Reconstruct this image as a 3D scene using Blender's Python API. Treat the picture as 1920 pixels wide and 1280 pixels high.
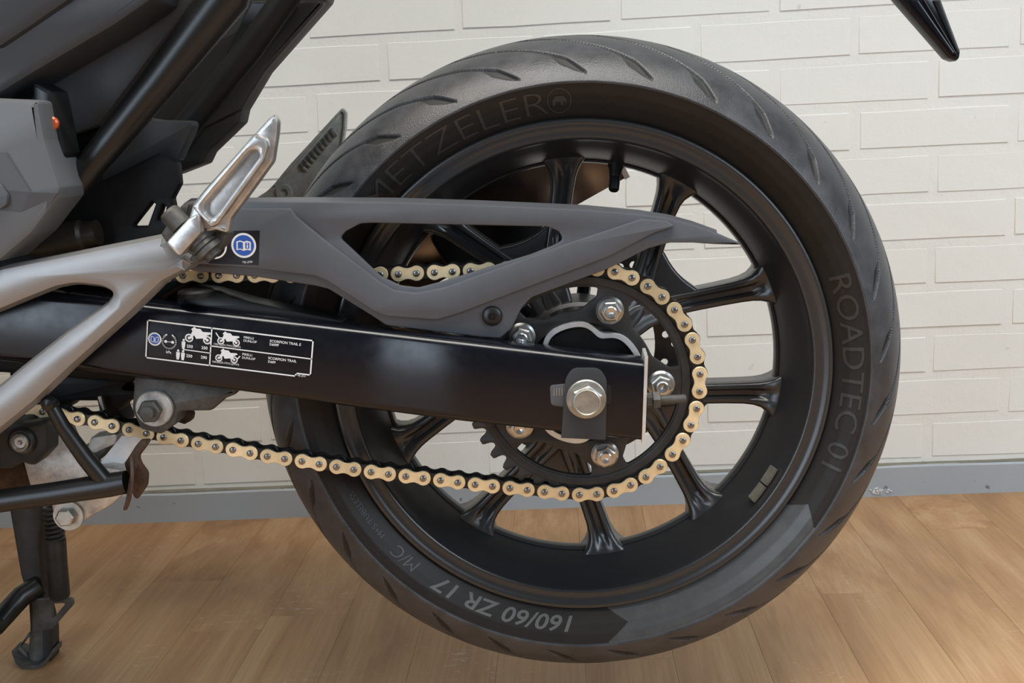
import bpy, bmesh, math, random
import numpy as np
from mathutils import Vector, Matrix
from mathutils.geometry import tessellate_polygon

random.seed(7)
for o in list(bpy.data.objects): bpy.data.objects.remove(o)
scene = bpy.context.scene
COL = scene.collection
PI = math.pi

# ------------------------------------------------------------------ camera
# world: X to the rear of the motorcycle, Y away from the viewer, Z up, metres; the rear axle is at X=0, Y=0
F_PX = 2100.0
CAM = Vector((-0.0347, -1.0798, 0.5720))
RX = Vector((0.99849, 0.01802, -0.05194))
FW = Vector((-0.02729, 0.98261, -0.18369))
UP = Vector((0.04772, 0.18483, 0.98161))
cam = bpy.data.cameras.new('camera')
cam.sensor_width = 36.0
cam.lens = F_PX / 1920 * 36
cam.clip_start = 0.02
cam_o = bpy.data.objects.new('camera', cam)
cam_o.matrix_world = Matrix(((RX.x, UP.x, -FW.x, CAM.x), (RX.y, UP.y, -FW.y, CAM.y), (RX.z, UP.z, -FW.z, CAM.z), (0, 0, 0, 1)))
COL.objects.link(cam_o)
scene.camera = cam_o

# ------------------------------------------------------------------ world, lights, exposure
world = bpy.data.worlds.new('world')
scene.world = world
world.use_nodes = True
bg = world.node_tree.nodes['Background']
bg.inputs[0].default_value = (0.82, 0.91, 1.0, 1)
bg.inputs[1].default_value = 0.13

def area(name, loc, target, sx, sy, power, col, spread=180):
    l = bpy.data.lights.new(name, 'AREA')
    l.shape = 'RECTANGLE'; l.size = sx; l.size_y = sy; l.energy = power; l.color = col; l.spread = math.radians(spread)
    o = bpy.data.objects.new(name, l)
    o.location = loc
    o.rotation_euler = (Vector(target) - Vector(loc)).to_track_quat('-Z', 'Y').to_euler()
    COL.objects.link(o)
    return o
area('ceiling_light', (0.0, -0.72, 2.40), (0.0, -0.66, 0.0), 2.2, 0.8, 28, (1.0, 0.965, 0.90), 100)
area('right_window_light', (2.4, -2.1, 1.70), (0.35, 0.35, 0.45), 1.7, 1.7, 58, (0.77, 0.885, 1.0))
area('shop_window_light', (-1.75, -2.6, 0.95), (-0.1, 0.0, 0.35), 0.80, 2.0, 31, (0.72, 0.85, 1.0))
area('left_ceiling_lamp', (-1.0, -0.35, 2.35), (-0.55, 0.55, 0.45), 0.5, 0.5, 8, (1.0, 0.80, 0.50))

scene.view_settings.view_transform = 'Standard'
scene.view_settings.look = 'None'
scene.view_settings.gamma = 1.0
scene.view_settings.use_curve_mapping = False
scene.view_settings.exposure = -0.07

# ------------------------------------------------------------------ materials
def srgb(r, g, b):
    f = lambda c: (c / 255 / 12.92) if c / 255 <= 0.04045 else ((c / 255 + 0.055) / 1.055) ** 2.4
    return (f(r), f(g), f(b), 1)

def mat(name, col, rough=0.5, metal=0.0, spec=0.5, bump=0.0, bscale=400.0, var=0.0, vscale=30.0, rvar=0.0, objvar=0.0, coat=0.0):
    m = bpy.data.materials.new(name)
    m.use_nodes = True
    nt = m.node_tree; N = nt.nodes; L = nt.links
    b = N['Principled BSDF']
    b.inputs['Base Color'].default_value = col
    b.inputs['Roughness'].default_value = rough
    b.inputs['Metallic'].default_value = metal
    b.inputs['Specular IOR Level'].default_value = spec
    if coat:
        b.inputs['Coat Weight'].default_value = coat
        b.inputs['Coat Roughness'].default_value = 0.12
    tc = N.new('ShaderNodeTexCoord')
    if bump:
        n = N.new('ShaderNodeTexNoise'); n.inputs['Scale'].default_value = bscale; n.inputs['Detail'].default_value = 3
        L.new(tc.outputs['Object'], n.inputs['Vector'])
        bp = N.new('ShaderNodeBump'); bp.inputs['Strength'].default_value = bump; bp.inputs['Distance'].default_value = 0.001
        L.new(n.outputs['Fac'], bp.inputs['Height']); L.new(bp.outputs['Normal'], b.inputs['Normal'])
    if var or rvar:
        n2 = N.new('ShaderNodeTexNoise'); n2.inputs['Scale'].default_value = vscale; n2.inputs['Detail'].default_value = 6
        n2.inputs['Roughness'].default_value = 0.65
        L.new(tc.outputs['Object'], n2.inputs['Vector'])
        if var:
            mx = N.new('ShaderNodeMix'); mx.data_type = 'RGBA'
            mr = N.new('ShaderNodeMapRange'); mr.inputs[1].default_value = 0.3; mr.inputs[2].default_value = 0.7
            L.new(n2.outputs['Fac'], mr.inputs[0]); L.new(mr.outputs[0], mx.inputs[0])
            mx.inputs[6].default_value = tuple(c * (1 - var) for c in col[:3]) + (1,)
            mx.inputs[7].default_value = tuple(min(1, c * (1 + var)) for c in col[:3]) + (1,)
            L.new(mx.outputs[2], b.inputs['Base Color'])
        if rvar:
            mr = N.new('ShaderNodeMapRange'); mr.inputs[1].default_value = 0.3; mr.inputs[2].default_value = 0.7
            mr.inputs[3].default_value = max(0.03, rough - rvar); mr.inputs[4].default_value = rough + rvar
            L.new(n2.outputs['Fac'], mr.inputs[0]); L.new(mr.outputs[0], b.inputs['Roughness'])
    if objvar:
        oi = N.new('ShaderNodeObjectInfo')
        hs = N.new('ShaderNodeHueSaturation')
        mr = N.new('ShaderNodeMapRange'); mr.inputs[3].default_value = 1 - objvar; mr.inputs[4].default_value = 1 + objvar
        L.new(oi.outputs['Random'], mr.inputs[0]); L.new(mr.outputs[0], hs.inputs['Value'])
        src = b.inputs['Base Color'].links[0].from_socket if b.inputs['Base Color'].links else None
        if src: L.new(src, hs.inputs['Color'])
        else: hs.inputs['Color'].default_value = col
        L.new(hs.outputs[0], b.inputs['Base Color'])
    return m

M = {}
M['tread'] = mat('dusty_tread_rubber', (0.046, 0.047, 0.052, 1), 0.36, bump=0.3, bscale=900, var=0.40, vscale=38, rvar=0.10)
M['groove'] = mat('clean_groove_rubber', (0.013, 0.013, 0.0135, 1), 0.6)
M['sidewall'] = mat('sidewall_rubber', (0.0150, 0.0125, 0.0108, 1), 0.47, spec=0.3, bump=0.1, bscale=700, var=0.18, vscale=40)
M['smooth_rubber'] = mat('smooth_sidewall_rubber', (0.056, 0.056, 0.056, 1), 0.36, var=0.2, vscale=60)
M['letter'] = mat('moulded_letter_rubber', (0.030, 0.027, 0.0245, 1), 0.42)
M['letter_pale'] = mat('pale_letter_rubber', (0.105, 0.102, 0.098, 1), 0.5)
M['rim'] = mat('satin_black_rim', (0.025, 0.025, 0.0262, 1), 0.27, bump=0.08, bscale=1500, spec=0.65)
M['gold'] = mat('gold_chain_plate', (0.86, 0.69, 0.42, 1), 0.40, 0.45, var=0.12, vscale=90, objvar=0.16)
M['chain_dark'] = mat('dark_chain_steel', (0.045, 0.043, 0.042, 1), 0.33, 0.75)
M['pin'] = mat('chain_pin_steel', (0.26, 0.26, 0.27, 1), 0.28, 0.95)
M['sprocket'] = mat('black_sprocket_steel', (0.032, 0.031, 0.030, 1), 0.45, 0.25, bump=0.1, bscale=600, var=0.25, vscale=60)
M['alu'] = mat('machined_aluminium', (0.75, 0.75, 0.74, 1), 0.38, 0.6, var=0.15, vscale=80)
M['zinc'] = mat('zinc_plated_steel', (0.58, 0.58, 0.57, 1), 0.28, 0.95, var=0.2, vscale=120)
M['dull_zinc'] = mat('dull_zinc_steel', (0.42, 0.41, 0.38, 1), 0.42, 0.85, var=0.25, vscale=120)
M['swingarm'] = mat('gloss_black_paint', (0.0042, 0.0049, 0.0085, 1), 0.20, 0.0, spec=0.45, coat=0.0, rvar=0.05, vscale=70)
M['plastic'] = mat('grey_black_plastic', (0.080, 0.085, 0.097, 1), 0.42, bump=0.08, bscale=1600, var=0.08, vscale=25)
M['panel'] = mat('charcoal_panel', (0.030, 0.031, 0.034, 1), 0.5, bump=0.08, bscale=1500)
M['panel_grey'] = mat('slate_grey_panel', (0.070, 0.073, 0.080, 1), 0.5, bump=0.06, bscale=1500)
M['cover_grey'] = mat('silver_grey_cover', (0.125, 0.13, 0.137, 1), 0.48, 0.25, bump=0.05, bscale=1500)
M['black'] = mat('matt_black', (0.0050, 0.0050, 0.0052, 1), 0.55, spec=0.3, var=0.2, vscale=40)
M['black_satin'] = mat('satin_black', (0.0085, 0.0085, 0.0088, 1), 0.34, bump=0.05, bscale=500)
M['fender'] = mat('brown_black_plastic', (0.020, 0.0185, 0.017, 1), 0.5, bump=0.05, bscale=900)
M['silver'] = mat('silver_painted_aluminium', (0.31, 0.303, 0.30, 1), 0.40, 0.55, bump=0.03, bscale=1200, var=0.05, vscale=40)
M['peg'] = mat('polished_cast_aluminium', (0.56, 0.55, 0.54, 1), 0.36, 0.85, bump=0.06, bscale=500, var=0.22, vscale=90)
M['far_peg'] = mat('worn_peg_metal', (0.58, 0.55, 0.48, 1), 0.5, 0.0, var=0.25, vscale=90)
M['cast_dirty'] = mat('dirty_cast_aluminium', (0.50, 0.475, 0.44, 1), 0.5, 0.35, var=0.5, vscale=45, bump=0.15, bscale=400)
M['white_bar'] = mat('pale_grey_bar', (0.80, 0.80, 0.79, 1), 0.55, 0.0, var=0.12, vscale=60)
M['rust'] = mat('rusty_steel', (0.065, 0.036, 0.022, 1), 0.65, 0.2, var=0.6, vscale=60, bump=0.3, bscale=500)
M['stand'] = mat('worn_black_stand', (0.020, 0.0195, 0.019, 1), 0.48, var=0.5, vscale=50, bump=0.1, bscale=600)
M['dirty_grey'] = mat('dusty_dark_steel', (0.085, 0.081, 0.074, 1), 0.55, 0.3, var=0.45, vscale=60, bump=0.15, bscale=500)
M['steel_dark'] = mat('dark_brushed_exhaust', (0.42, 0.36, 0.33, 1), 0.20, 1.0)
M['disc'] = mat('brake_disc_steel', (0.10, 0.085, 0.075, 1), 0.45, 0.7, var=0.3, vscale=70)
M['sticker_black'] = mat('sticker_black', (0.008, 0.008, 0.011, 1), 0.35)
M['white'] = mat('print_white', (0.80, 0.80, 0.80, 1), 0.5)
M['blue'] = mat('print_blue', (0.025, 0.095, 0.42, 1), 0.45)
M['orange'] = mat('orange_lens', (0.55, 0.09, 0.02, 1), 0.2)
M['weight'] = mat('lead_balance_weight', (0.30, 0.29, 0.24, 1), 0.45, 0.7, var=0.25, vscale=120)
M['shock'] = mat('brown_dusty_damper', (0.026, 0.021, 0.014, 1), 0.5, 0.2, var=0.4, vscale=60)

# painted brick
def wall_mat(name, rough_bump):
    m = mat(name, srgb(236, 236, 231), 0.55, var=0.025, vscale=7)
    nt = m.node_tree; N = nt.nodes; L = nt.links; b = N['Principled BSDF']
    tc = N.new('ShaderNodeTexCoord'); geo = N.new('ShaderNodeNewGeometry')
    n1 = N.new('ShaderNodeTexNoise'); n1.inputs['Scale'].default_value = 45; n1.inputs['Detail'].default_value = 5
    n2 = N.new('ShaderNodeTexNoise'); n2.inputs['Scale'].default_value = 260; n2.inputs['Detail'].default_value = 3
    L.new(geo.outputs['Position'], n1.inputs['Vector']); L.new(geo.outputs['Position'], n2.inputs['Vector'])
    ad = N.new('ShaderNodeMath'); ad.operation = 'MULTIPLY_ADD'; ad.inputs[1].default_value = 0.35
    L.new(n2.outputs['Fac'], ad.inputs[0]); L.new(n1.outputs['Fac'], ad.inputs[2])
    bp = N.new('ShaderNodeBump'); bp.inputs['Strength'].default_value = rough_bump; bp.inputs['Distance'].default_value = 0.003
    L.new(ad.outputs[0], bp.inputs['Height']); L.new(bp.outputs['Normal'], b.inputs['Normal'])
    # small dirt specks and scuffs
    sp = N.new('ShaderNodeTexNoise'); sp.inputs['Scale'].default_value = 38; sp.inputs['Detail'].default_value = 2
    L.new(geo.outputs['Position'], sp.inputs['Vector'])
    mr = N.new('ShaderNodeMapRange'); mr.inputs[1].default_value = 0.735; mr.inputs[2].default_value = 0.79; mr.inputs[3].default_value = 0; mr.inputs[4].default_value = 0.35
    L.new(sp.outputs['Fac'], mr.inputs[0])
    mx = N.new('ShaderNodeMix'); mx.data_type = 'RGBA'
    src = b.inputs['Base Color'].links[0].from_socket
    L.new(mr.outputs[0], mx.inputs[0]); L.new(src, mx.inputs[6]); mx.inputs[7].default_value = srgb(120, 112, 98)
    L.new(mx.outputs[2], b.inputs['Base Color'])
    return m
M['brick'] = wall_mat('white_painted_brick', 0.16)
M['mortar'] = wall_mat('white_painted_mortar', 0.32)

def baseboard_mat():
    m = mat('blue_grey_painted_board', srgb(166, 174, 181), 0.5, var=0.04, vscale=12, bump=0.1, bscale=120)
    nt = m.node_tree; N = nt.nodes; L = nt.links; b = N['Principled BSDF']
    geo = N.new('ShaderNodeNewGeometry')
    sp = N.new('ShaderNodeTexNoise'); sp.inputs['Scale'].default_value = 55; sp.inputs['Detail'].default_value = 4
    L.new(geo.outputs['Position'], sp.inputs['Vector'])
    mr = N.new('ShaderNodeMapRange'); mr.inputs[1].default_value = 0.70; mr.inputs[2].default_value = 0.73; mr.inputs[4].default_value = 0.8
    L.new(sp.outputs['Fac'], mr.inputs[0])
    mx = N.new('ShaderNodeMix'); mx.data_type = 'RGBA'
    src = b.inputs['Base Color'].links[0].from_socket
    L.new(mr.outputs[0], mx.inputs[0]); L.new(src, mx.inputs[6]); mx.inputs[7].default_value = srgb(95, 100, 104)
    L.new(mx.outputs[2], b.inputs['Base Color'])
    return m
M['baseboard'] = baseboard_mat()

def wood_mat():
    m = bpy.data.materials.new('oak_laminate'); m.use_nodes = True
    nt = m.node_tree; N = nt.nodes; L = nt.links; b = N['Principled BSDF']
    tc = N.new('ShaderNodeTexCoord'); oi = N.new('ShaderNodeObjectInfo')
    off = N.new('ShaderNodeVectorMath'); off.operation = 'MULTIPLY_ADD'
    cmb = N.new('ShaderNodeCombineXYZ')
    for i in range(3): L.new(oi.outputs['Random'], cmb.inputs[i])
    off.inputs[1].default_value = (37, 53, 11); L.new(cmb.outputs[0], off.inputs[0]); L.new(tc.outputs['Object'], off.inputs[2])
    mp = N.new('ShaderNodeMapping'); mp.inputs['Scale'].default_value = (10, 0.9, 1); L.new(off.outputs[0], mp.inputs['Vector'])
    n1 = N.new('ShaderNodeTexNoise'); n1.inputs['Scale'].default_value = 2.2; n1.inputs['Detail'].default_value = 4; n1.inputs['Distortion'].default_value = 0.6
    L.new(mp.outputs[0], n1.inputs['Vector'])
    mp2 = N.new('ShaderNodeMapping'); mp2.inputs['Scale'].default_value = (60, 1.6, 1); L.new(off.outputs[0], mp2.inputs['Vector'])
    n2 = N.new('ShaderNodeTexNoise'); n2.inputs['Scale'].default_value = 5; n2.inputs['Detail'].default_value = 3
    L.new(mp2.outputs[0], n2.inputs['Vector'])
    cr = N.new('ShaderNodeValToRGB')
    cr.color_ramp.elements[0].position = 0.30; cr.color_ramp.elements[0].color = (0.330, 0.178, 0.083, 1)
    cr.color_ramp.elements[1].position = 0.72; cr.color_ramp.elements[1].color = (0.510, 0.322, 0.172, 1)
    e = cr.color_ramp.elements.new(0.5); e.color = (0.435, 0.252, 0.122, 1)
    L.new(n1.outputs['Fac'], cr.inputs[0])
    mr = N.new('ShaderNodeMapRange'); mr.inputs[1].default_value = 0.3; mr.inputs[2].default_value = 0.7; mr.inputs[3].default_value = 0.90; mr.inputs[4].default_value = 1.08
    L.new(n2.outputs['Fac'], mr.inputs[0])
    mr2 = N.new('ShaderNodeMapRange'); mr2.inputs[3].default_value = 0.96; mr2.inputs[4].default_value = 1.04
    L.new(oi.outputs['Random'], mr2.inputs[0])
    mu = N.new('ShaderNodeMath'); mu.operation = 'MULTIPLY'; L.new(mr.outputs[0], mu.inputs[0]); L.new(mr2.outputs[0], mu.inputs[1])
    hs = N.new('ShaderNodeHueSaturation'); L.new(cr.outputs[0], hs.inputs['Color']); L.new(mu.outputs[0], hs.inputs['Value'])
    # scuffs
    geo = N.new('ShaderNodeNewGeometry')
    n3 = N.new('ShaderNodeTexNoise'); n3.inputs['Scale'].default_value = 16; n3.inputs['Detail'].default_value = 7; n3.inputs['Roughness'].default_value = 0.75
    L.new(geo.outputs['Position'], n3.inputs['Vector'])
    m3 = N.new('ShaderNodeMapRange'); m3.inputs[1].default_value = 0.60; m3.inputs[2].default_value = 0.78; m3.inputs[4].default_value = 0.16
    L.new(n3.outputs['Fac'], m3.inputs[0])
    mx = N.new('ShaderNodeMix'); mx.data_type = 'RGBA'; mx.inputs[7].default_value = (0.52, 0.43, 0.34, 1)
    L.new(m3.outputs[0], mx.inputs[0]); L.new(hs.outputs[0], mx.inputs[6])
    n5 = N.new('ShaderNodeTexNoise'); n5.inputs['Scale'].default_value = 170; n5.inputs['Detail'].default_value = 3; n5.inputs['Distortion'].default_value = 1.2
    mp5 = N.new('ShaderNodeMapping'); mp5.inputs['Rotation'].default_value = (0, 0, 0.7); mp5.inputs['Scale'].default_value = (0.35, 1.3, 1)
    L.new(geo.outputs['Position'], mp5.inputs['Vector']); L.new(mp5.outputs[0], n5.inputs['Vector'])
    m5 = N.new('ShaderNodeMapRange'); m5.inputs[1].default_value = 0.62; m5.inputs[2].default_value = 0.72
    L.new(n5.outputs['Fac'], m5.inputs[0])
    n6 = N.new('ShaderNodeTexNoise'); n6.inputs['Scale'].default_value = 7; n6.inputs['Detail'].default_value = 2
    L.new(geo.outputs['Position'], n6.inputs['Vector'])
    m6 = N.new('ShaderNodeMapRange'); m6.inputs[1].default_value = 0.50; m6.inputs[2].default_value = 0.64; m6.inputs[4].default_value = 0.55
    L.new(n6.outputs['Fac'], m6.inputs[0])
    mm = N.new('ShaderNodeMath'); mm.operation = 'MULTIPLY'; L.new(m5.outputs[0], mm.inputs[0]); L.new(m6.outputs[0], mm.inputs[1])
    mx5 = N.new('ShaderNodeMix'); mx5.data_type = 'RGBA'; mx5.inputs[7].default_value = (0.62, 0.54, 0.45, 1)
    L.new(mm.outputs[0], mx5.inputs[0]); L.new(mx.outputs[2], mx5.inputs[6])
    L.new(mx5.outputs[2], b.inputs['Base Color'])
    m4 = N.new('ShaderNodeMapRange'); m4.inputs[3].default_value = 0.38; m4.inputs[4].default_value = 0.58
    L.new(n3.outputs['Fac'], m4.inputs[0]); L.new(m4.outputs[0], b.inputs['Roughness'])
    b.inputs['Specular IOR Level'].default_value = 0.4
    bp = N.new('ShaderNodeBump'); bp.inputs['Strength'].default_value = 0.08; bp.inputs['Distance'].default_value = 0.001
    L.new(n2.outputs['Fac'], bp.inputs['Height']); L.new(bp.outputs['Normal'], b.inputs['Normal'])
    return m
M['wood'] = wood_mat()
M['sealant'] = mat('grubby_sealant', srgb(128, 125, 112), 0.6, var=0.25, vscale=30)
M['underlay'] = mat('dark_floor_joint', (0.34, 0.21, 0.115, 1), 0.6)

# ------------------------------------------------------------------ mesh helpers
def U(px, py, Y):
    """measured point of the photograph on the plane at depth Y -> (X, Z)"""
    d = FW + RX * ((px - 960) / F_PX) - UP * ((py - 640) / F_PX)
    t = (Y - CAM.y) / d.y
    p = CAM + d * t
    return (p.x, p.z)
def U3(px, py, Y):
    x, z = U(px, py, Y); return Vector((x, Y, z))

def link(name, verts, faces, m, parent=None, angle=35, mats=None, midx=None, smooth=True):
    me = bpy.data.meshes.new(name)
    me.from_pydata([tuple(v) for v in verts], [], faces)
    for q in ([m] if mats is None else mats): me.materials.append(q)
    if midx is not None: me.polygons.foreach_set('material_index', midx)
    if smooth:
        me.polygons.foreach_set('use_smooth', [abs(p.normal.y) < 0.9999 for p in me.polygons])    # flat faces stay flat, edges round
        me.set_sharp_from_angle(angle=math.radians(angle))
    me.update()
    o = bpy.data.objects.new(name, me)
    COL.objects.link(o)
    if parent is not None: o.parent = parent
    return o

class MB:
    """collects shapes that together are one part"""
    def __init__(s): s.v = []; s.f = []; s.mi = []
    def add(s, vf, mi=0):
        v, f = vf; n = len(s.v)
        s.v += [Vector(q) for q in v]; s.f += [tuple(i + n for i in q) for q in f]; s.mi += [mi] * len(f)
        return s
    def build(s, name, m, parent=None, angle=35, mats=None):
        return link(name, s.v, s.f, m, parent, angle, mats, s.mi if mats else None)

def area2(p): return 0.5 * sum(p[i][0] * p[(i + 1) % len(p)][1] - p[(i + 1) % len(p)][0] * p[i][1] for i in range(len(p)))

def rnd(pts, r, seg=4):
    """round the corners of a 2D outline; an entry (x, y, r) sets its own radius"""
    out = []; n = len(pts)
    for i in range(n):
        p = Vector(pts[i][:2]); rr = pts[i][2] if len(pts[i]) > 2 else r
        a = Vector(pts[i - 1][:2]) - p; b = Vector(pts[(i + 1) % n][:2]) - p
        la, lb = a.length, b.length
        if rr <= 0 or la < 1e-9 or lb < 1e-9: out.append(tuple(p)); continue
        a /= la; b /= lb
        ang = math.acos(max(-1, min(1, a.dot(b))))
        if ang > PI - 0.08: out.append(tuple(p)); continue
        d = min(rr / math.tan(ang / 2), la * 0.48, lb * 0.48)
        p0 = p + a * d; p1 = p + b * d
        for k in range(seg + 1):
            t = k / seg
            q = p0 * (1 - t) ** 2 + p * 2 * t * (1 - t) + p1 * t * t
            out.append(tuple(q))
    return out

def offset_in(p, d):
    """move a counter-clockwise outline inwards by d"""
    n = len(p); out = []
    for i in range(n):
        a = Vector(p[i]) - Vector(p[i - 1]); b = Vector(p[(i + 1) % n]) - Vector(p[i])
        if a.length < 1e-9: a = b
        if b.length < 1e-9: b = a
        na = Vector((-a.y, a.x)).normalized(); nb = Vector((-b.y, b.x)).normalized()
        m = na + nb
        k = max(0.35, m.dot(na))
        out.append(tuple(Vector(p[i]) + m * (d / k)))
    return out

def slab(loops, Y, T, bev=0.001, nb=2):
    """loops of (X, Z); first the outline, then holes; near face at depth Y, thickness T, rounded near edge"""
    V = []; Fc = []
    near = []; far = []
    for li, lp in enumerate(loops):
        lp = [tuple(q[:2]) for q in lp]
        if (area2(lp) > 0) != (li == 0): lp = lp[::-1]
        n = len(lp); rings = []
        for k in range(nb + 1):
            a = PI / 2 * k / nb
            ins = bev * (1 - math.sin(a)); dep = bev * (1 - math.cos(a))
            rings.append([(x, Y + dep, z) for x, z in offset_in(lp, ins)])
        rings.append([(x, Y + T, z) for x, z in lp])
        base = len(V)
        for r in rings: V += r
        for k in range(len(rings) - 1):
            for i in range(n):
                j = (i + 1) % n
                Fc.append((base + k * n + i, base + k * n + j, base + (k + 1) * n + j, base + (k + 1) * n + i)[::-1])
        near += list(range(base, base + n)); far += list(range(base + (len(rings) - 1) * n, base + len(rings) * n))
    polys = []; c = 0
    for lp in loops:
        n = len(lp); polys.append([Vector((V[i][0], V[i][2], 0)) for i in near[c:c + n]]); c += n
    tris = tessellate_polygon(polys)
    for t in tris:
        a, b_, d = [near[i] for i in t]
        pa, pb, pd = V[a], V[b_], V[d]
        cr = (pb[0] - pa[0]) * (pd[2] - pa[2]) - (pb[2] - pa[2]) * (pd[0] - pa[0])
        if abs(cr) < 1e-14: continue
        if cr > 0: Fc.append((a, b_, d)); Fc.append((far[t[0]], far[t[2]], far[t[1]]))
        else: Fc.append((a, d, b_)); Fc.append((far[t[0]], far[t[1]], far[t[2]]))
    return V, Fc

def L2(px_pts, Y, r=0.0, seg=4):
    """outline measured in photo pixels -> rounded (X, Z) outline at depth Y; radii in metres"""
    q = []
    for p in px_pts:
        x, z = U(p[0], p[1], Y)
        q.append((x, z, p[2]) if len(p) > 2 else (x, z))
    return rnd(q, r, seg)

def plate(name, px_pts, Y, T, m, parent, r=0.0, bev=0.001, holes=(), angle=35, seg=4):
    loops = [L2(px_pts, Y, r, seg)] + [L2(h, Y, r, seg) for h in holes]
    v, f = slab(loops, Y, T, bev)
    return link(name, v, f, m, parent, angle)

def circle(cx, cz, r, n=24, a0=0.0): return [(cx + r * math.cos(a0 + 2 * PI * i / n), cz + r * math.sin(a0 + 2 * PI * i / n)) for i in range(n)]

def sweep(path, rad, n=14, caps=True, oval=1.0):
    path = [Vector(p) for p in path]
    V = []; Fc = []; up = None
    for i, p in enumerate(path):
        t = (path[min(i + 1, len(path) - 1)] - path[max(i - 1, 0)]).normalized()
        if up is None:
            up = Vector((0, -1, 0)) if abs(t.y) < 0.9 else Vector((0, 0, 1))
        s = t.cross(up).normalized(); up = s.cross(t).normalized()
        r = rad[i] if isinstance(rad, (list, tuple)) else rad
        for k in range(n):
            a = 2 * PI * k / n
            V.append(p + s * math.cos(a) * r + up * math.sin(a) * r * oval)
    for i in range(len(path) - 1):
        for k in range(n):
            j = (k + 1) % n
            Fc.append((i * n + k, i * n + j, (i + 1) * n + j, (i + 1) * n + k))
    if caps:
        Fc.append(tuple(range(n))[::-1]); Fc.append(tuple((len(path) - 1) * n + k for k in range(n)))
    return V, Fc

def lathe(profile, c, axis=(0, 1, 0), n=48, closed=False, caps=True):
    """profile of (radius, distance along axis) about axis through c"""
    ax = Vector(axis).normalized()
    u = Vector((1, 0, 0)) if abs(ax.x) < 0.9 else Vector((0, 0, 1))
    u = (u - ax * u.dot(ax)).normalized(); w = ax.cross(u)
    c = Vector(c); V = []; Fc = []; P = len(profile)
    for k in range(n):
        a = 2 * PI * k / n; d = u * math.cos(a) + w * math.sin(a)
        for r, y in profile: V.append(c + ax * y + d * r)
    for k in range(n):
        j = (k + 1) % n
        for i in range(P if closed else P - 1):
            i2 = (i + 1) % P
            Fc.append((k * P + i, k * P + i2, j * P + i2, j * P + i))
    if not closed and caps:
        if profile[0][0] > 1e-6: Fc.append(tuple(k * P for k in range(n)))
        if profile[-1][0] > 1e-6: Fc.append(tuple(k * P + P - 1 for k in range(n))[::-1])
    return V, Fc

def prism(c, axis, r, h, n=6, bev=0.0006, rot=0.0):
    """n-sided prism along axis from c with a chamfered far end"""
    ax = Vector(axis).normalized()
    u = Vector((1, 0, 0)) if abs(ax.x) < 0.9 else Vector((0, 0, 1))
    u = (u - ax * u.dot(ax)).normalized(); w = ax.cross(u); c = Vector(c)
    V = []; Fc = []
    for rr, y in ((r, 0), (r, h - bev), (r - bev * 1.5, h)):
        for k in range(n):
            a = rot + 2 * PI * k / n; V.append(c + ax * y + (u * math.cos(a) + w * math.sin(a)) * rr)
    for i in range(2):
        for k in range(n):
            j = (k + 1) % n; Fc.append((i * n + k, i * n + j, (i + 1) * n + j, (i + 1) * n + k))
    Fc.append(tuple(range(n))[::-1]); Fc.append(tuple(2 * n + k for k in range(n)))
    return V, Fc

def boxv(x0, x1, y0, y1, z0, z1):
    V = [(x, y, z) for x in (x0, x1) for y in (y0, y1) for z in (z0, z1)]
    return V, [(0, 1, 3, 2), (4, 6, 7, 5), (0, 4, 5, 1), (2, 3, 7, 6), (0, 2, 6, 4), (1, 5, 7, 3)]

def loft(sections, caps=True):
    n = len(sections[0]); V = []; Fc = []
    for s in sections: V += [Vector(p) for p in s]
    for i in range(len(sections) - 1):
        for k in range(n):
            j = (k + 1) % n; Fc.append((i * n + k, i * n + j, (i + 1) * n + j, (i + 1) * n + k))
    if caps:
        Fc.append(tuple(range(n))[::-1]); Fc.append(tuple((len(sections) - 1) * n + k for k in range(n)))
    return V, Fc

def text2d(s, size, shear=0.0, bold=0.0, align='CENTER', cuts=0):
    cu = bpy.data.curves.new('t', 'FONT'); cu.body = s; cu.size = size; cu.shear = shear; cu.offset = bold
    cu.align_x = align; cu.align_y = 'CENTER'; cu.resolution_u = 3
    o = bpy.data.objects.new('t', cu); COL.objects.link(o)
    dg = bpy.context.evaluated_depsgraph_get(); dg.update()
    me = o.evaluated_get(dg).to_mesh()
    if cuts:
        b = bmesh.new(); b.from_mesh(me); bmesh.ops.triangulate(b, faces=b.faces[:])
        for _ in range(cuts): bmesh.ops.subdivide_edges(b, edges=[e for e in b.edges if e.calc_length() > 0.0028], cuts=1)
        bmesh.ops.triangulate(b, faces=b.faces[:]); b.to_mesh(me); b.free()
    v = [(q.co.x, q.co.y) for q in me.vertices]; f = [tuple(p.vertices) for p in me.polygons]
    o.evaluated_get(dg).to_mesh_clear()
    bpy.data.objects.remove(o); bpy.data.curves.remove(cu)
    return v, f

def tag(o, label, cat=None, kind=None, group=None):
    if label: o['label'] = label
    if cat: o['category'] = cat
    if kind: o['kind'] = kind
    if group: o['group'] = group

# ------------------------------------------------------------------ the setting
WROT = math.radians(-1.387)     # the wall runs at a slight angle to the motorcycle
D_WALL = 1.6594
wall = MB().add(boxv(-3.2, 3.2, D_WALL + 0.0005, D_WALL + 0.12, 0.0, 2.6)).build('wall_back', M['mortar'])
wall.location = (CAM.x, CAM.y, 0); wall.rotation_euler = (0, 0, WROT)
tag(wall, 'white painted brick wall behind the motorcycle', None, 'structure')

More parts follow.
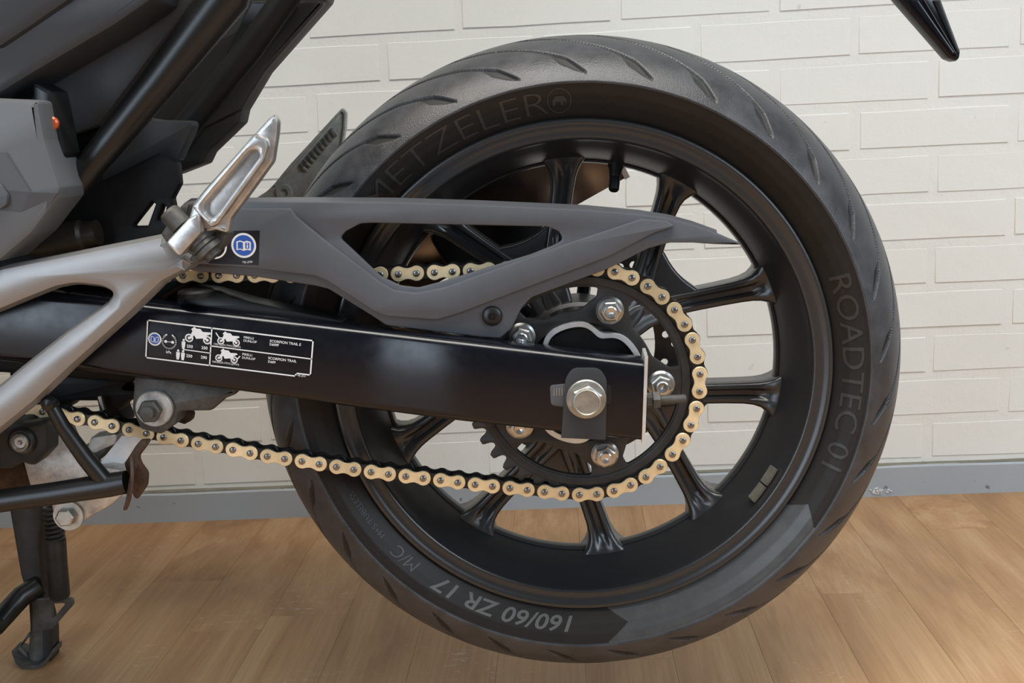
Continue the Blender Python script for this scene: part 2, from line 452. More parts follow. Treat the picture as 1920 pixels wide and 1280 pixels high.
COURSE, BL, JT = 0.06638, 0.224, 0.0145
brick_meshes = []
for k in range(5):
    rg = random.Random(k)
    hl, hh = (BL - JT) / 2, (COURSE - JT) / 2
    e = lambda s=0.0011: rg.uniform(-s, s)
    c0 = [(-hl + e(), -hh + e()), (hl + e(), -hh + e()), (hl + e(), hh + e()), (-hl + e(), hh + e())]
    c0 = [c0[0], (e() - hl * .3, -hh + e(.0008)), (hl * .35 + e(), -hh + e(.0008)), c0[1], c0[2], (hl * .3 + e(), hh + e(.0008)), (-hl * .4 + e(), hh + e(.0008)), c0[3]]
    c1 = [(x, z) for x, z in offset_in(c0, 0.0008)]
    tilt = lambda z: -0.0009 * (0.5 - z / (2 * hh)) + 0.0003    # lower edge a little proud
    V = [(x, tilt(z) + e(.0001), z) for x, z in c1] + [(x, 0.0004 + (-0.0004 if z < 0 else 0.0002), z) for x, z in c0] + [(x, 0.006, z) for x, z in c0]
    n = 8
    Fc = [tuple(range(n))] + [(i + n * q, i + n * (q + 1), (i + 1) % n + n * (q + 1), (i + 1) % n + n * q) for q in range(2) for i in range(n)]
    me = bpy.data.meshes.new('brick'); me.from_pydata(V, [], Fc); me.materials.append(M['brick'])
    me.update()
    brick_meshes.append(me)
X0, Z0 = -0.13824, 0.72058
for k in range(-5, 12):
    zc = Z0 - k * COURSE + (COURSE - JT) / 2
    if k == 11: continue
    for m_ in range(-6, 8):
        xc = X0 + (2 * m_ + (k % 2)) * BL / 2 + BL / 2
        if abs(xc) > 1.42: continue
        o = bpy.data.objects.new('brick', random.choice(brick_meshes)); COL.objects.link(o)
        o.parent = wall
        o.location = (xc + random.uniform(-.0015, .0015), D_WALL - 0.0004 + random.uniform(-.0004, .0004), zc + random.uniform(-.0008, .0008))
        o.rotation_euler = (random.uniform(-.006, .006), random.uniform(-.0025, .0025), random.uniform(-.0015, .0015))

# skirting board with a sealed top edge and a paint smear
bb = MB()
nS = 90
secs = []
for i in range(nS + 1):
    x = -3.1 + 6.2 * i / nS
    w = 0.0007 * math.sin(i * 1.7) + 0.0006 * math.sin(i * 0.63)
    zt = 0.0478 + w * 0.6
    secs.append([(x, D_WALL - 0.0125 + w * .5, 0), (x, D_WALL - 0.0125 + w * .5, zt - 0.0035), (x, D_WALL - 0.010, zt - 0.0008), (x, D_WALL + 0.004, zt + 0.0006), (x, D_WALL + 0.004, 0)])
base = bb.add(loft(secs)).build('baseboard_back', M['baseboard'])
base.location = wall.location; base.rotation_euler = wall.rotation_euler
tag(base, 'low blue-grey painted skirting board along the brick wall', None, 'structure')
# grubby sealant line along the top of the skirting
seal = []
for i in range(nS + 1):
    x = -3.1 + 6.2 * i / nS; w = 0.0005 * math.sin(i * 2.3) + 0.0004 * math.sin(i * .9)
    seal.append([(x, D_WALL - 0.0098, 0.0474), (x, D_WALL - 0.006, 0.0484 + w * .6), (x, D_WALL + 0.001, 0.0488 + w * .6), (x, D_WALL + 0.001, 0.0470)])
link('sealant_bead', *loft(seal), M['sealant'], base)
# white paint smear on the skirting
pm = MB(); rg = random.Random(3)
WM = Matrix.Translation(wall.location) @ Matrix.Rotation(WROT, 4, 'Z'); WI = WM.inverted()
sx, _, sz = WI @ U3(1638, 912, 0.585)
for i in range(46):
    x = sx + rg.gauss(0, .009); z = sz + rg.gauss(0, .0045); r = rg.uniform(.0006, .0016); a = rg.uniform(0, PI)
    ca, sa = math.cos(a), math.sin(a)
    pts = [(x + ca * r * 2.2 * math.cos(t) - sa * r * .7 * math.sin(t), z + sa * r * 2.2 * math.cos(t) + ca * r * .7 * math.sin(t)) for t in [2 * PI * q / 7 for q in range(7)]]
    if min(p[1] for p in pts) < .004 or max(p[1] for p in pts) > .042: continue
    pm.add(slab([pts], D_WALL - 0.0140, 0.0012, 0.0002, 1))
sm = pm.build('paint_smear', M['white'], base)

floor = MB().add(boxv(-3.2, 3.2, -2.4, D_WALL + 0.05, -0.06, -0.0012)).build('floor', M['underlay'])
floor.location = wall.location; floor.rotation_euler = wall.rotation_euler
tag(floor, 'worn light brown wood laminate floor', None, 'structure')
FX, _, _ = WI @ Vector((*U(1098, 1255, 0.03)[:1], 0.03, 0))
PW, PLN = 0.0965, 1.28
g = 0.00012; hx, hy = PW / 2 - g, PLN / 2 - g; ch = 0.00015
Vb = [(-hx + ch, -hy + ch, 0), (hx - ch, -hy + ch, 0), (hx - ch, hy - ch, 0), (-hx + ch, hy - ch, 0), (-hx, -hy, -ch), (hx, -hy, -ch), (hx, hy, -ch), (-hx, hy, -ch), (-hx, -hy, -.004), (hx, -hy, -.004), (hx, hy, -.004), (-hx, hy, -.004)]
Fb = [(0, 1, 2, 3)] + [(i + 4 * q, i + 4 * q + 4, (i + 1) % 4 + 4 * q + 4, (i + 1) % 4 + 4 * q)[::-1] for q in range(2) for i in range(4)]
fb = bpy.data.meshes.new('floorboard'); fb.from_pydata(Vb, [], Fb); fb.materials.append(M['wood']); fb.update()
for i in range(-17, 18):
    y0 = D_WALL - 0.011 - random.uniform(0.1, 0.95) * PLN
    for j in range(-1, 4):
        yc = y0 - (j - 0.0) * PLN + PLN / 2
        lo, hi = yc - PLN / 2, yc + PLN / 2
        hi2 = min(hi, D_WALL - 0.011)
        if hi2 - lo < 0.03 or hi < -1.0: continue
        o = bpy.data.objects.new('floorboard', fb); COL.objects.link(o); o.parent = floor
        o.scale = (1, (hi2 - lo) / PLN, 1)
        o.location = (FX + (i + 0.5) * PW, (lo + hi2) / 2, 0)

# ------------------------------------------------------------------ the motorcycle
AX = Vector((0, 0, 0.3480))
bike = bpy.data.objects.new('motorcycle', None); COL.objects.link(bike)
bike.empty_display_size = 0.2
tag(bike, 'dark motorcycle with gold drive chain raised on its centre stand before the white brick wall', 'motorcycle')
def A(r, a, y): return Vector((AX.x + r * math.cos(a), y, AX.z + r * math.sin(a)))

# ---- tyre: numpy grid with the tread cut in
RT, RC = 0.3095, 0.088
def side_y(r):
    return np.interp(r, [0.224, 0.229, 0.233, 0.238, 0.246, 0.254, 0.2605, 0.2632], [0.048, 0.0545, 0.0565, 0.0610, 0.0675, 0.0725, 0.0750, 0.0752])
NA = 2600
prof = []   # (r, y, lateral arc s)
for r in np.linspace(0.224, 0.2605, 40): prof.append((r, -float(side_y(r)), None))
prof.append((0.2630, -0.0752, None))
b0 = math.radians(61)
NB = 136
for i in range(NB + 1):
    b_ = -b0 + 2 * b0 * i / NB
    prof.append((RT - RC + RC * math.cos(b_), RC * math.sin(b_), RC * b_))
prof.append((0.2630, 0.0752, None))
for r in np.linspace(0.2605, 0.224, 14): prof.append((r, float(side_y(r)), None))
NP = len(prof)
pr = np.array([p[0] for p in prof]); py_ = np.array([p[1] for p in prof])
sl = np.array([np.nan if p[2] is None else p[2] for p in prof])
th = np.arange(NA) * 2 * PI / NA
NREP = 29
pitch = 2 * PI / NREP * 0.300
# along (clockwise seen from the left) and across coordinates in metres
along = (-th * 0.300)[:, None] + 0 * sl[None, :]
across = sl[None, :] + 0 * th[:, None]
def seg_depth(al, ac, P0, P1, w0, w1):
    dx, dy = P1[0] - P0[0], P1[1] - P0[1]; l2 = dx * dx + dy * dy
    best = np.full(al.shape, 9.0)
    span = int(math.ceil(0.25 / pitch)) + 1
    base = np.mod(al, pitch)
    for k in range(-span, span + 1):
        ax_, ay_ = base + k * pitch - P0[0], ac - P0[1]
        t = np.clip((ax_ * dx + ay_ * dy) / l2, 0, 1)
        d = np.hypot(ax_ - t * dx, ay_ - t * dy) - (w0 + (w1 - w0) * t)
        best = np.minimum(best, d)
    return best
sd = np.full(along.shape, 9.0)
m_in = ~np.isnan(sl)
al, ac = along[:, m_in], across[:, m_in]
leaf = [((0.000, -0.0840), (-0.010, -0.0780), 0.0003, 0.0028), ((-0.010, -0.0780), (-0.021, -0.0695), 0.0028, 0.0044), ((-0.021, -0.0695), (-0.031, -0.0605), 0.0044, 0.0014),
        ((-0.031, -0.0605), (-0.050, -0.050), 0.0012, 0.0011), ((-0.050, -0.050), (-0.080, -0.036), 0.0011, 0.0013), ((-0.080, -0.036), (-0.112, -0.022), 0.0013, 0.0013), ((-0.112, -0.022), (-0.150, -0.004), 0.0013, 0.0008),
        ((-0.052, -0.0160), (-0.060, -0.0130), 0.0010, 0.0010)]
dd = np.full(al.shape, 9.0)
for P0, P1, w0, w1 in leaf: dd = np.minimum(dd, seg_depth(al, ac, P0, P1, w0, w1))
for P0, P1, w0, w1 in leaf: dd = np.minimum(dd, seg_depth(al + pitch / 2, ac, (P0[0], -P0[1]), (P1[0], -P1[1]), w0, w1))
groove = np.clip(0.5 - dd / 0.0017, 0, 1); groove = groove * groove * (3 - 2 * groove)
rad = np.tile(pr, (NA, 1)); yy = np.tile(py_, (NA, 1))
bet = (sl[m_in] / RC)[None, :]
rad[:, m_in] -= groove * 0.0026 * np.cos(bet); yy[:, m_in] -= groove * 0.0026 * np.sin(bet)
co = np.stack([AX.x + rad * np.cos(th)[:, None], yy, AX.z + rad * np.sin(th)[:, None]], 2).reshape(-1, 3)
i0 = (np.arange(NA)[:, None] * NP + np.arange(NP - 1)[None, :]); i1 = ((np.arange(NA) + 1) % NA)[:, None] * NP + np.arange(NP - 1)[None, :]
quads = np.stack([i0, i1, i1 + 1, i0 + 1], 2).reshape(-1, 4)
me = bpy.data.meshes.new('tyre')
me.vertices.add(len(co)); me.vertices.foreach_set('co', co.ravel())
me.loops.add(quads.size); me.loops.foreach_set('vertex_index', quads.ravel().astype(np.int32))
me.polygons.add(len(quads)); me.polygons.foreach_set('loop_start', (np.arange(len(quads)) * 4).astype(np.int32))
me.materials.append(M['tread']); me.materials.append(M['sidewall']); me.materials.append(M['smooth_rubber']); me.materials.append(M['groove'])
mi = np.zeros((NA, NP - 1), np.int32); mi[:, :40] = 1; mi[:, -14:] = 1
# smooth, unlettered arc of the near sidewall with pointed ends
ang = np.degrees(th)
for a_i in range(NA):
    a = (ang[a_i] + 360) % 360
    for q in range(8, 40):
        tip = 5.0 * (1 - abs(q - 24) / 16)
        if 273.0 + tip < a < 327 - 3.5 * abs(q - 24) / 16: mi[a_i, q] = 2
gq = np.zeros((NA, NP)); gq[:, m_in] = groove
gm = (gq[:, :-1] + gq[:, 1:] + np.roll(gq, -1, 0)[:, :-1] + np.roll(gq, -1, 0)[:, 1:]) / 4
mi[gm > 0.4] = 3
me.polygons.foreach_set('material_index', mi.ravel())
me.polygons.foreach_set('use_smooth', np.ones(len(quads), bool))
me.update(calc_edges=True); me.validate()
tyre = bpy.data.objects.new('tyre', me); COL.objects.link(tyre); tyre.parent = bike
tag(tyre, 'worn black road tyre with curved tread grooves and moulded lettering')

def sidewall_text(name, s, size, rmid, a_mid, m, shear=0.0, bold=0.0, lift=0.0006, spacing=1.0):
    v, f = text2d(s, size, shear, bold, cuts=3)
    V = []
    for x, y in v:
        r = rmid + y; a = math.radians(a_mid) - x * spacing / rmid
        V.append(A(r, a, -float(side_y(r)) - lift))
    n = len(V)
    V += [p + Vector((0, 0.0012, 0)) for p in V]
    Fc = list(f)
    ec = {}
    for q in f:
        for i in range(len(q)):
            e_ = (q[i], q[(i + 1) % len(q)]); ec[e_] = 1
    for (a_, b_) in list(ec):
        if (b_, a_) not in ec: Fc.append((b_, a_, a_ + n, b_ + n))
    return link(name, V, Fc, m, tyre, smooth=False)
sidewall_text('tyre_lettering', 'METZELER', 0.0285, 0.2475, 116.8, M['letter'], bold=-0.0004, spacing=1.47)
sidewall_text('tyre_lettering', 'ROADTEC 01', 0.0245, 0.2480, -2.7, M['letter'], spacing=1.33)
sidewall_text('tyre_lettering', '160/60 ZR 17', 0.0175, 0.2450, -110.0, M['letter_pale'], shear=0.25, bold=0.0003, spacing=1.46)
sidewall_text('tyre_lettering', 'M/C', 0.0150, 0.2450, -135.5, M['letter'], shear=0.25, spacing=1.15)
sidewall_text('tyre_lettering', 'M+S TUBELESS', 0.0070, 0.2450, -149.0, M['letter'], spacing=1.2)
# round maker's emblem: ring with a walking animal shape reduced to raised strokes
em = MB(); ec_ = math.radians(92.3)
def on_side(r, a): return A(r, a, -float(side_y(r)) - 0.0006)
for r0, r1 in ((0.0098, 0.0108),):
    n = 36; V = []; Fc = []
    for k in range(n):
        t = 2 * PI * k / n
        for rr in (r0, r1):
            r = 0.2490 + rr * math.sin(t); V.append(on_side(r, ec_ + rr * math.cos(t) / 0.249))
    for k in range(n):
        j = (k + 1) % n; Fc.append((2 * k, 2 * k + 1, 2 * j + 1, 2 * j))
    em.add((V, Fc))
blob = [(-.006, -.004), (-.004, -.004), (-.0035, -.001), (.001, -.001), (.0015, -.004), (.0035, -.004), (.0035, .000), (.0062, -.003), (.0065, .001), (.004, .004), (-.003, .004), (-.006, .001)]
em.add(([on_side(0.249 + y, ec_ - x / 0.249) for x, y in blob], [tuple(range(len(blob)))]))
em.build('tyre_emblem', M['letter'], tyre)

# ---- wheel: rim, hub, spokes
rimp = [(0.2255, -0.046), (0.2328, -0.0545), (0.2334, -0.0575), (0.2330, -0.0598), (0.2318, -0.0614), (0.2300, -0.0620), (0.2280, -0.0616), (0.2262, -0.0604), (0.2240, -0.0594), (0.2200, -0.0588), (0.2175, -0.0590), (0.2158, -0.0584), (0.2146, -0.0570), (0.2138, -0.0540),
        (0.2120, -0.0490), (0.2085, -0.0420), (0.2035, -0.0290), (0.1990, -0.0150), (0.1960, -0.0040), (0.1945, 0.0010), (0.1945, 0.0090), (0.1975, 0.016), (0.2035, 0.030), (0.2085, 0.044), (0.2140, 0.054),
        (0.2160, 0.058), (0.2225, 0.0598), (0.2300, 0.0590), (0.2318, 0.0560), (0.2255, 0.046), (0.2180, 0.040), (0.2130, 0.030), (0.2090, 0.012), (0.2060, -0.004), (0.2150, -0.030)]
wheel = MB().add(lathe(rimp, AX, n=160, closed=True)).build('rear_wheel', M['rim'], bike, angle=30)
tag(wheel, 'satin black cast wheel with five pairs of grooved spokes')
for k in range(1):
    pass
# raised step just inside the spoke windows (seen as a double edge)
MB().add(lathe([(0.1950, -0.002), (0.1930, -0.0005), (0.1920, 0.003), (0.1920, 0.0085), (0.1955, 0.0110)], AX, n=140, caps=False)).build('rim_step', M['rim'], wheel)

def spoke_section(c, d, w, y0, y1, groove):
    """grooved I section about point c; d is the tangential unit vector"""
    h = w / 2; g_ = groove
    pts = [(-h, y0 + .004), (-h * .92, y0 + .0012), (-h * .74, y0), (-h * .50, y0), (-h * .34, y0 + g_ * .45), (-h * .20, y0 + g_), (h * .20, y0 + g_), (h * .34, y0 + g_ * .45), (h * .50, y0), (h * .74, y0), (h * .92, y0 + .0012), (h, y0 + .004),
           (h * 1.0, y1 - .004), (h * .8, y1), (-h * .8, y1), (-h, y1 - .004)]
    return [c + d * t + Vector((0, y - c.y, 0)) for t, y in pts]
for k in range(5):
    ac_ = math.radians(39.5 - 72 * k)
    for s in (1, -1):
        secs = []
        for r, da, w, gr, yo in ((0.052, 3.0, 0.030, 0.0005, -0.020), (0.075, 5.0, 0.029, 0.001, -0.014), (0.095, 8.6, 0.0245, 0.003, -0.0075), (0.112, 12.0, 0.0225, 0.005, -0.0040), (0.130, 14.8, 0.0215, 0.006, -0.0030), (0.150, 17.0, 0.0215, 0.006, -0.0030),
                         (0.168, 18.5, 0.0222, 0.006, -0.0035), (0.178, 19.1, 0.0240, 0.006, -0.0045), (0.185, 19.4, 0.0275, 0.005, -0.006), (0.191, 19.5, 0.0340, 0.003, -0.008), (0.1975, 19.5, 0.046, 0.0, -0.0105), (0.2045, 19.5, 0.050, 0.0, -0.0105)):
            a = ac_ + s * math.radians(da)
            c = A(r, a, 0); d = Vector((-math.sin(a), 0, math.cos(a)))
            secs.append(spoke_section(c, d, w, yo, 0.030, gr))
        link('spoke', *loft(secs), M['rim'], wheel, angle=50)
    # web in the fork of the pair
    web = [(0.050, -16), (0.080, -13), (0.098, -11), (0.116, -12.5), (0.137, -13.2), (0.1335, -9.5), (0.1305, -6), (0.1290, -3), (0.1285, 0), (0.1290, 3), (0.1305, 6), (0.1335, 9.5), (0.137, 13.2), (0.116, 12.5), (0.098, 11), (0.080, 13), (0.050, 16)]
    lp = [(AX.x + r * math.cos(ac_ + math.radians(d_)), AX.z + r * math.sin(ac_ + math.radians(d_))) for r, d_ in web]
    link('spoke_web', *slab([lp], -0.0015, 0.030, 0.003, 3), M['rim'], wheel)
MB().add(lathe([(0.020, -0.060), (0.050, -0.058), (0.054, -0.050), (0.056, -0.030), (0.062, -0.026), (0.064, 0.020), (0.058, 0.028), (0.052, 0.060), (0.020, 0.066)], AX, n=64)).build('hub', M['rim'], wheel)
# valve stem and balance weights
va = math.radians(77)
p0, p1 = A(0.1950, va, 0.006), A(0.1700, math.radians(76.6), -0.010)
dv = (p1 - p0).normalized()
MB().add(lathe([(0.0, -0.001), (0.0085, 0.0), (0.0085, 0.003), (0.0068, 0.006), (0.0055, 0.014), (0.0050, 0.0165), (0.0046, 0.017), (0.0050, 0.0175), (0.0050, 0.029), (0.0042, 0.0305), (0.0, 0.031)], p0, dv, n=20)).build('valve_stem', M['black'], wheel)
for a0, a1 in ((-29.8, -34.8), (-35.3, -40.3)):
    V = []; n = 6
    for i in range(n + 1):
        a = math.radians(a0 + (a1 - a0) * i / n)
        V += [A(0.2070, a, -0.0425), A(0.2110, a, -0.0505), A(0.2080, a, -0.0520), A(0.2040, a, -0.0440)]
    Fc = [(0, 1, 2, 3), tuple(4 * n + q for q in (3, 2, 1, 0))] + [(4 * i + q, 4 * i + (q + 1) % 4, 4 * i + 4 + (q + 1) % 4, 4 * i + 4 + q) for i in range(n) for q in range(4)]
    link('balance_weight', V, Fc, M['weight'], wheel, angle=30)

# ---- brake disc on the far side
loops = [circle(AX.x, AX.z, 0.120, 96), circle(AX.x, AX.z, 0.083, 64)]
for k in range(20):
    for q, (r, dr) in enumerate(((0.0945, 0), (0.1035, 6), (0.1125, 12))):
        a = math.radians(4.7 + 18 * k - dr)
        loops.append(circle(AX.x + r * math.cos(a), AX.z + r * math.sin(a), 0.0040, 12))
disc = link('brake_disc', *slab(loops, 0.074, 0.005, 0.0003, 1), M['disc'], bike)
tag(disc, 'drilled steel brake disc on the far side of the wheel')
for k in range(6):
    a = math.radians(20 + 60 * k)
    MB().add(sweep([A(0.040, a, 0.068), A(0.086, a, 0.075)], 0.007, 8)).build('carrier_arm', M['black_satin'], disc)
# caliper and its bracket behind the wheel
cal = plate('brake_caliper', [(800, 440, .01), (880, 395, .01), (1018, 408, .01), (1022, 470, .01), (1000, 560, .01), (880, 570, .01)], 0.082, 0.05, M['black'], bike, bev=0.006)

# ---- sprocket carrier, sprocket and nuts
NT = 41; RP = 0.015875 / 2 / math.sin(PI / NT); PH = 1.2635
co_ = []
for i in range(180):
    a = 2 * PI * i / 180; bump_ = 0.0
    for k in range(5):
        d_ = (math.degrees(a) - (68.0 - 72 * k) + 180) % 360 - 180
        bump_ = max(bump_, 1 / (1 + (d_ / 11) ** 4))
    r = 0.0600 + 0.0195 * bump_
    co_.append((AX.x + r * math.cos(a), AX.z + r * math.sin(a)))
cv = MB().add(slab([co_, circle(AX.x, AX.z, 0.046, 64)], -0.0915, 0.020, 0.002, 2))
cv.add(lathe([(0.016, -0.050), (0.062, -0.050), (0.062, -0.074), (0.050, -0.080), (0.048, -0.0925), (0.030, -0.0925), (0.028, -0.1000), (0.014, -0.1000)], AX, n=72))
carrier = cv.build('sprocket_carrier', M['black_satin'], bike)
tag(carrier, 'black sprocket carrier with a bright machined rim')
ringo, ringi = [], []
for i in range(180):
    a = 2 * PI * i / 180
    dip = 0.0
    for k in range(5):
        d_ = (math.degrees(a) - (68.0 - 72 * k) + 180) % 360 - 180
        dip = max(dip, math.exp(-(d_ / 13) ** 2))
    ringo.append((AX.x + (0.0565 - 0.008 * dip) * math.cos(a), AX.z + (0.0565 - 0.008 * dip) * math.sin(a)))
    ringi.append((AX.x + (0.0515 - 0.008 * dip) * math.cos(a), AX.z + (0.0515 - 0.008 * dip) * math.sin(a)))
link('carrier_ring', *slab([ringo, ringi], -0.1015, 0.012, 0.0003, 1), M['alu'], carrier)
out = []
for i in range(NT):
    a = PH + (i + 0.5) * 2 * PI / NT
    st = 2 * PI / NT
    for da, r in ((-0.47, RP - .0052), (-0.38, RP - .0047), (-0.30, RP - .0030), (-0.235, RP - .0002), (-0.20, RP + .0022), (-0.13, RP + .0042), (0.13, RP + .0042), (0.20, RP + .0022), (0.235, RP - .0002), (0.30, RP - .0030), (0.38, RP - .0047), (0.47, RP - .0052)):
        out.append((AX.x + r * math.cos(a + da * st), AX.z + r * math.sin(a + da * st)))
loops = [out, circle(AX.x, AX.z, 0.0545, 72)]
for k in range(5):
    c = 68.0 - 36 - 72 * k
    pts = []
    for t in np.linspace(-25, 25, 15): pts.append((0.0865, c + t))
    for t in np.linspace(25, -25, 15):
        pts.append((0.0655 + 0.0125 * max(0, (abs(t) - 13) / 12) ** 1.3, c + t))
    loops.append(rnd([(AX.x + r * math.cos(math.radians(t)), AX.z + r * math.sin(math.radians(t))) for r, t in pts], 0.004))
sprocket = link('rear_sprocket', *slab(loops, -0.0980, 0.0055, 0.0007, 2), M['sprocket'], bike)
tag(sprocket, 'black rear sprocket with curved cut-outs')
ring = MB().add(lathe([(0.0885, -0.0978), (0.0885, -0.0990), (0.0895, -0.0996), (0.0955, -0.0993), (0.0962, -0.0978)], AX, n=120, caps=False)).build('sprocket_rim', M['sprocket'], sprocket)
for k in range(5):
    a = math.radians(68.0 - 72 * k)
    c = A(0.0695, a, -0.0980)
    nb_ = MB()
    nb_.add(lathe([(0.0, 0), (0.0125, 0), (0.0125, 0.0012), (0.0105, 0.0028), (0.0, 0.0028)], c, (0, -1, 0), n=28))
    nb_.add(prism(c + Vector((0, -0.0026, 0)), (0, -1, 0), 0.0098, 0.0075, 6, 0.0010, rot=k * .7))
    nb_.add(lathe([(0.0072, 0.0), (0.0072, 0.0012), (0.0056, 0.0014), (0.0056, 0.0045), (0.0046, 0.0052), (0.0030, 0.0050), (0.0012, 0.0046), (0.0, 0.0040)], c + Vector((0, -0.0098, 0)), (0, -1, 0), n=24))
    nb_.build('sprocket_nut', M['zinc'], sprocket, angle=30)

# ---- drive chain
YC = -0.0950
bot_px = [(1053.8, 925.8), (1020, 922.5), (954.3, 915.2), (888.9, 908.7), (824.3, 900.6), (757.6, 892.9), (693, 885), (627, 875), (562, 864.4), (497.5, 855.4), (433.6, 843), (368.8, 831.8), (304.5, 819.6), (240, 805.6), (178, 792), (110, 779), (50, 764.5), (-60, 742), (-160, 720)]
top_px = [(1060, 499.5), (960, 504), (811.7, 511.0), (745, 514), (560, 516), (375, 516.5), (200, 517), (60, 518)]
pins = {}
for k in range(0, 20): pins[k] = (RP * math.cos(PH - k * 2 * PI / NT), AX.z + RP * math.sin(PH - k * 2 * PI / NT))
def follow(start, path, step):
    """walk along a polyline in equal chords"""
    out = []; cur = Vector(start); P = [Vector(start)] + [Vector(p) for p in path]; i = 1
    while i < len(P):
        while i < len(P) and (P[i] - cur).length < step: i += 1
        if i >= len(P): break
        a = P[i - 1] if (P[i - 1] - cur).length <= step else cur; b = P[i]
        lo, hi = 0.0, 1.0
        for _ in range(40):
            md = (lo + hi) / 2
            if (a.lerp(b, md) - cur).length < step: lo = md
            else: hi = md
        cur = a.lerp(b, hi); out.append(tuple(cur))
    return out
bot = follow(pins[19], [U(x, y, -0.104) for x, y in bot_px], 0.015875)
for i, p in enumerate(bot): pins[20 + i] = p
k = 0
while True:                       # round the top of the sprocket, then the upper run
    a = PH + (-(k - 1)) * 2 * PI / NT
    if a > PI / 2 + 0.03: break
    k -= 1; pins[k] = (RP * math.cos(a), AX.z + RP * math.sin(a))
topr = follow(pins[k], [U(x, y, -0.104) for x, y in top_px], 0.015875)
for i, p in enumerate(topr): pins[k - 1 - i] = p
ks = sorted(pins)
rollers = MB()
for k in ks:
    x, z = pins[k]
    rollers.add(lathe([(0.0, -0.0045), (0.0050, -0.0045), (0.0050, 0.0045), (0.0, 0.0045)], (x, YC, z), n=12))
chain = rollers.build('drive_chain', M['chain_dark'], bike)
tag(chain, 'gold drive chain of figure-eight link plates')
def link_outline(rl, wst, p=0.015875):
    hp = p / 2; o = []
    for t in np.linspace(-125, 125, 14): o.append((hp + rl * math.cos(math.radians(t)), rl * math.sin(math.radians(t))))
    o.append((0, wst))
    for t in np.linspace(55, 305, 14): o.append((-hp + rl * math.cos(math.radians(t)), rl * math.sin(math.radians(t))))
    o.append((0, -wst))
    return rnd(o, 0.006, 3)
def chain_mesh(name, m, rl, wst, y0, T):
    v, f = slab([link_outline(rl, wst)], y0, T, 0.0005, 1)
    me = bpy.data.meshes.new(name); me.from_pydata([tuple(q) for q in v], [], f); me.materials.append(m)
    me.polygons.foreach_set('use_smooth', [True] * len(me.polygons)); me.set_sharp_from_angle(angle=math.radians(30)); me.update()
    return me
mo = chain_mesh('outer_plate', M['gold'], 0.0069, 0.0046, -0.0087, 0.0020)
mof = chain_mesh('far_outer_plate', M['chain_dark'], 0.0069, 0.0046, 0.0067, 0.0020)
mi_n = chain_mesh('inner_plate', M['chain_dark'], 0.0074, 0.0050, -0.0063, 0.0019)
mi_f = chain_mesh('far_inner_plate', M['chain_dark'], 0.0074, 0.0050, 0.0044, 0.0019)
pv = MB().add(lathe([(0.0030, -0.0060), (0.0030, -0.0095), (0.0026, -0.0101), (0.0012, -0.0103), (0.0, -0.0103)], (0, 0, 0), n=14))
pm_ = bpy.data.meshes.new('pin'); pm_.from_pydata([tuple(q) for q in pv.v], [], pv.f); pm_.materials.append(M['pin'])
pm_.polygons.foreach_set('use_smooth', [True] * len(pm_.polygons)); pm_.update()
def put(name, me, x, z, a):
    o = bpy.data.objects.new(name, me); COL.objects.link(o); o.parent = chain
    o.location = (x, YC, z); o.rotation_euler = (0, -a, 0); return o
for i in range(len(ks) - 1):
    k = ks[i]; (x0, z0), (x1, z1) = pins[k], pins[k + 1]
    a = math.atan2(z1 - z0, x1 - x0); xm, zm = (x0 + x1) / 2, (z0 + z1) / 2
    if k % 2 == 0:
        put('outer_plate', mo, xm, zm, a); put('far_outer_plate', mof, xm, zm, a)
    else:
        put('inner_plate', mi_n, xm, zm, a); put('far_inner_plate', mi_f, xm, zm, a)
for k in ks: put('pin', pm_, pins[k][0], pins[k][1], 0)

# ---- swingarm
def rrect(yo, yi, rad, n=5):
    """unit section: list of (y, t) with t 0 bottom .. 1 top, corner radius as fraction"""
    return None
def arm_section(xp, yt, yb, yo, yi, rad=0.0085, n=5):
    xt, zt = U(xp, yt, yo); xb, zb = U(xp, yb, yo)
    pts = []
    def P(y, z): 
        t = (z - zb) / (zt - zb); return (xb + (xt - xb) * t, y, z)
    for cy, cz, a0 in ((yo + rad, zb + rad, 180), (yi - rad, zb + rad, 270), (yi - rad, zt - rad, 0), (yo + rad, zt - rad, 90)):
        for i in range(n + 1):
            a = math.radians(a0 + 90 * i / n); pts.append(P(cy + rad * math.cos(a), cz + rad * math.sin(a)))
    return pts
st = []
def smooth(a, b, t):
    t = max(0, min(1, t)); t = t * t * (3 - 2 * t); return a + (b - a) * t
for xp in [-360, -120, 0, 120, 290, 420, 540, 620, 660, 690, 715, 740, 765, 790, 815, 840, 865, 890, 930, 980, 1040, 1120, 1208]:
    yt = 571 + (xp - 290) * 0.118
    yb = np.interp(xp, [-360, -120, 117, 292, 515, 660, 860, 1045, 1208], [634, 664, 694, 716, 744.5, 766, 792, 812, 829])
    yo = smooth(-0.1300, -0.1470, (xp - 660) / 250)
    st.append(arm_section(xp, yt, yb, yo, yo + 0.036))
swing = link('swingarm', *loft(st), M['swingarm'], bike, angle=40)
tag(swing, 'glossy black box-section swingarm with a tyre pressure label')
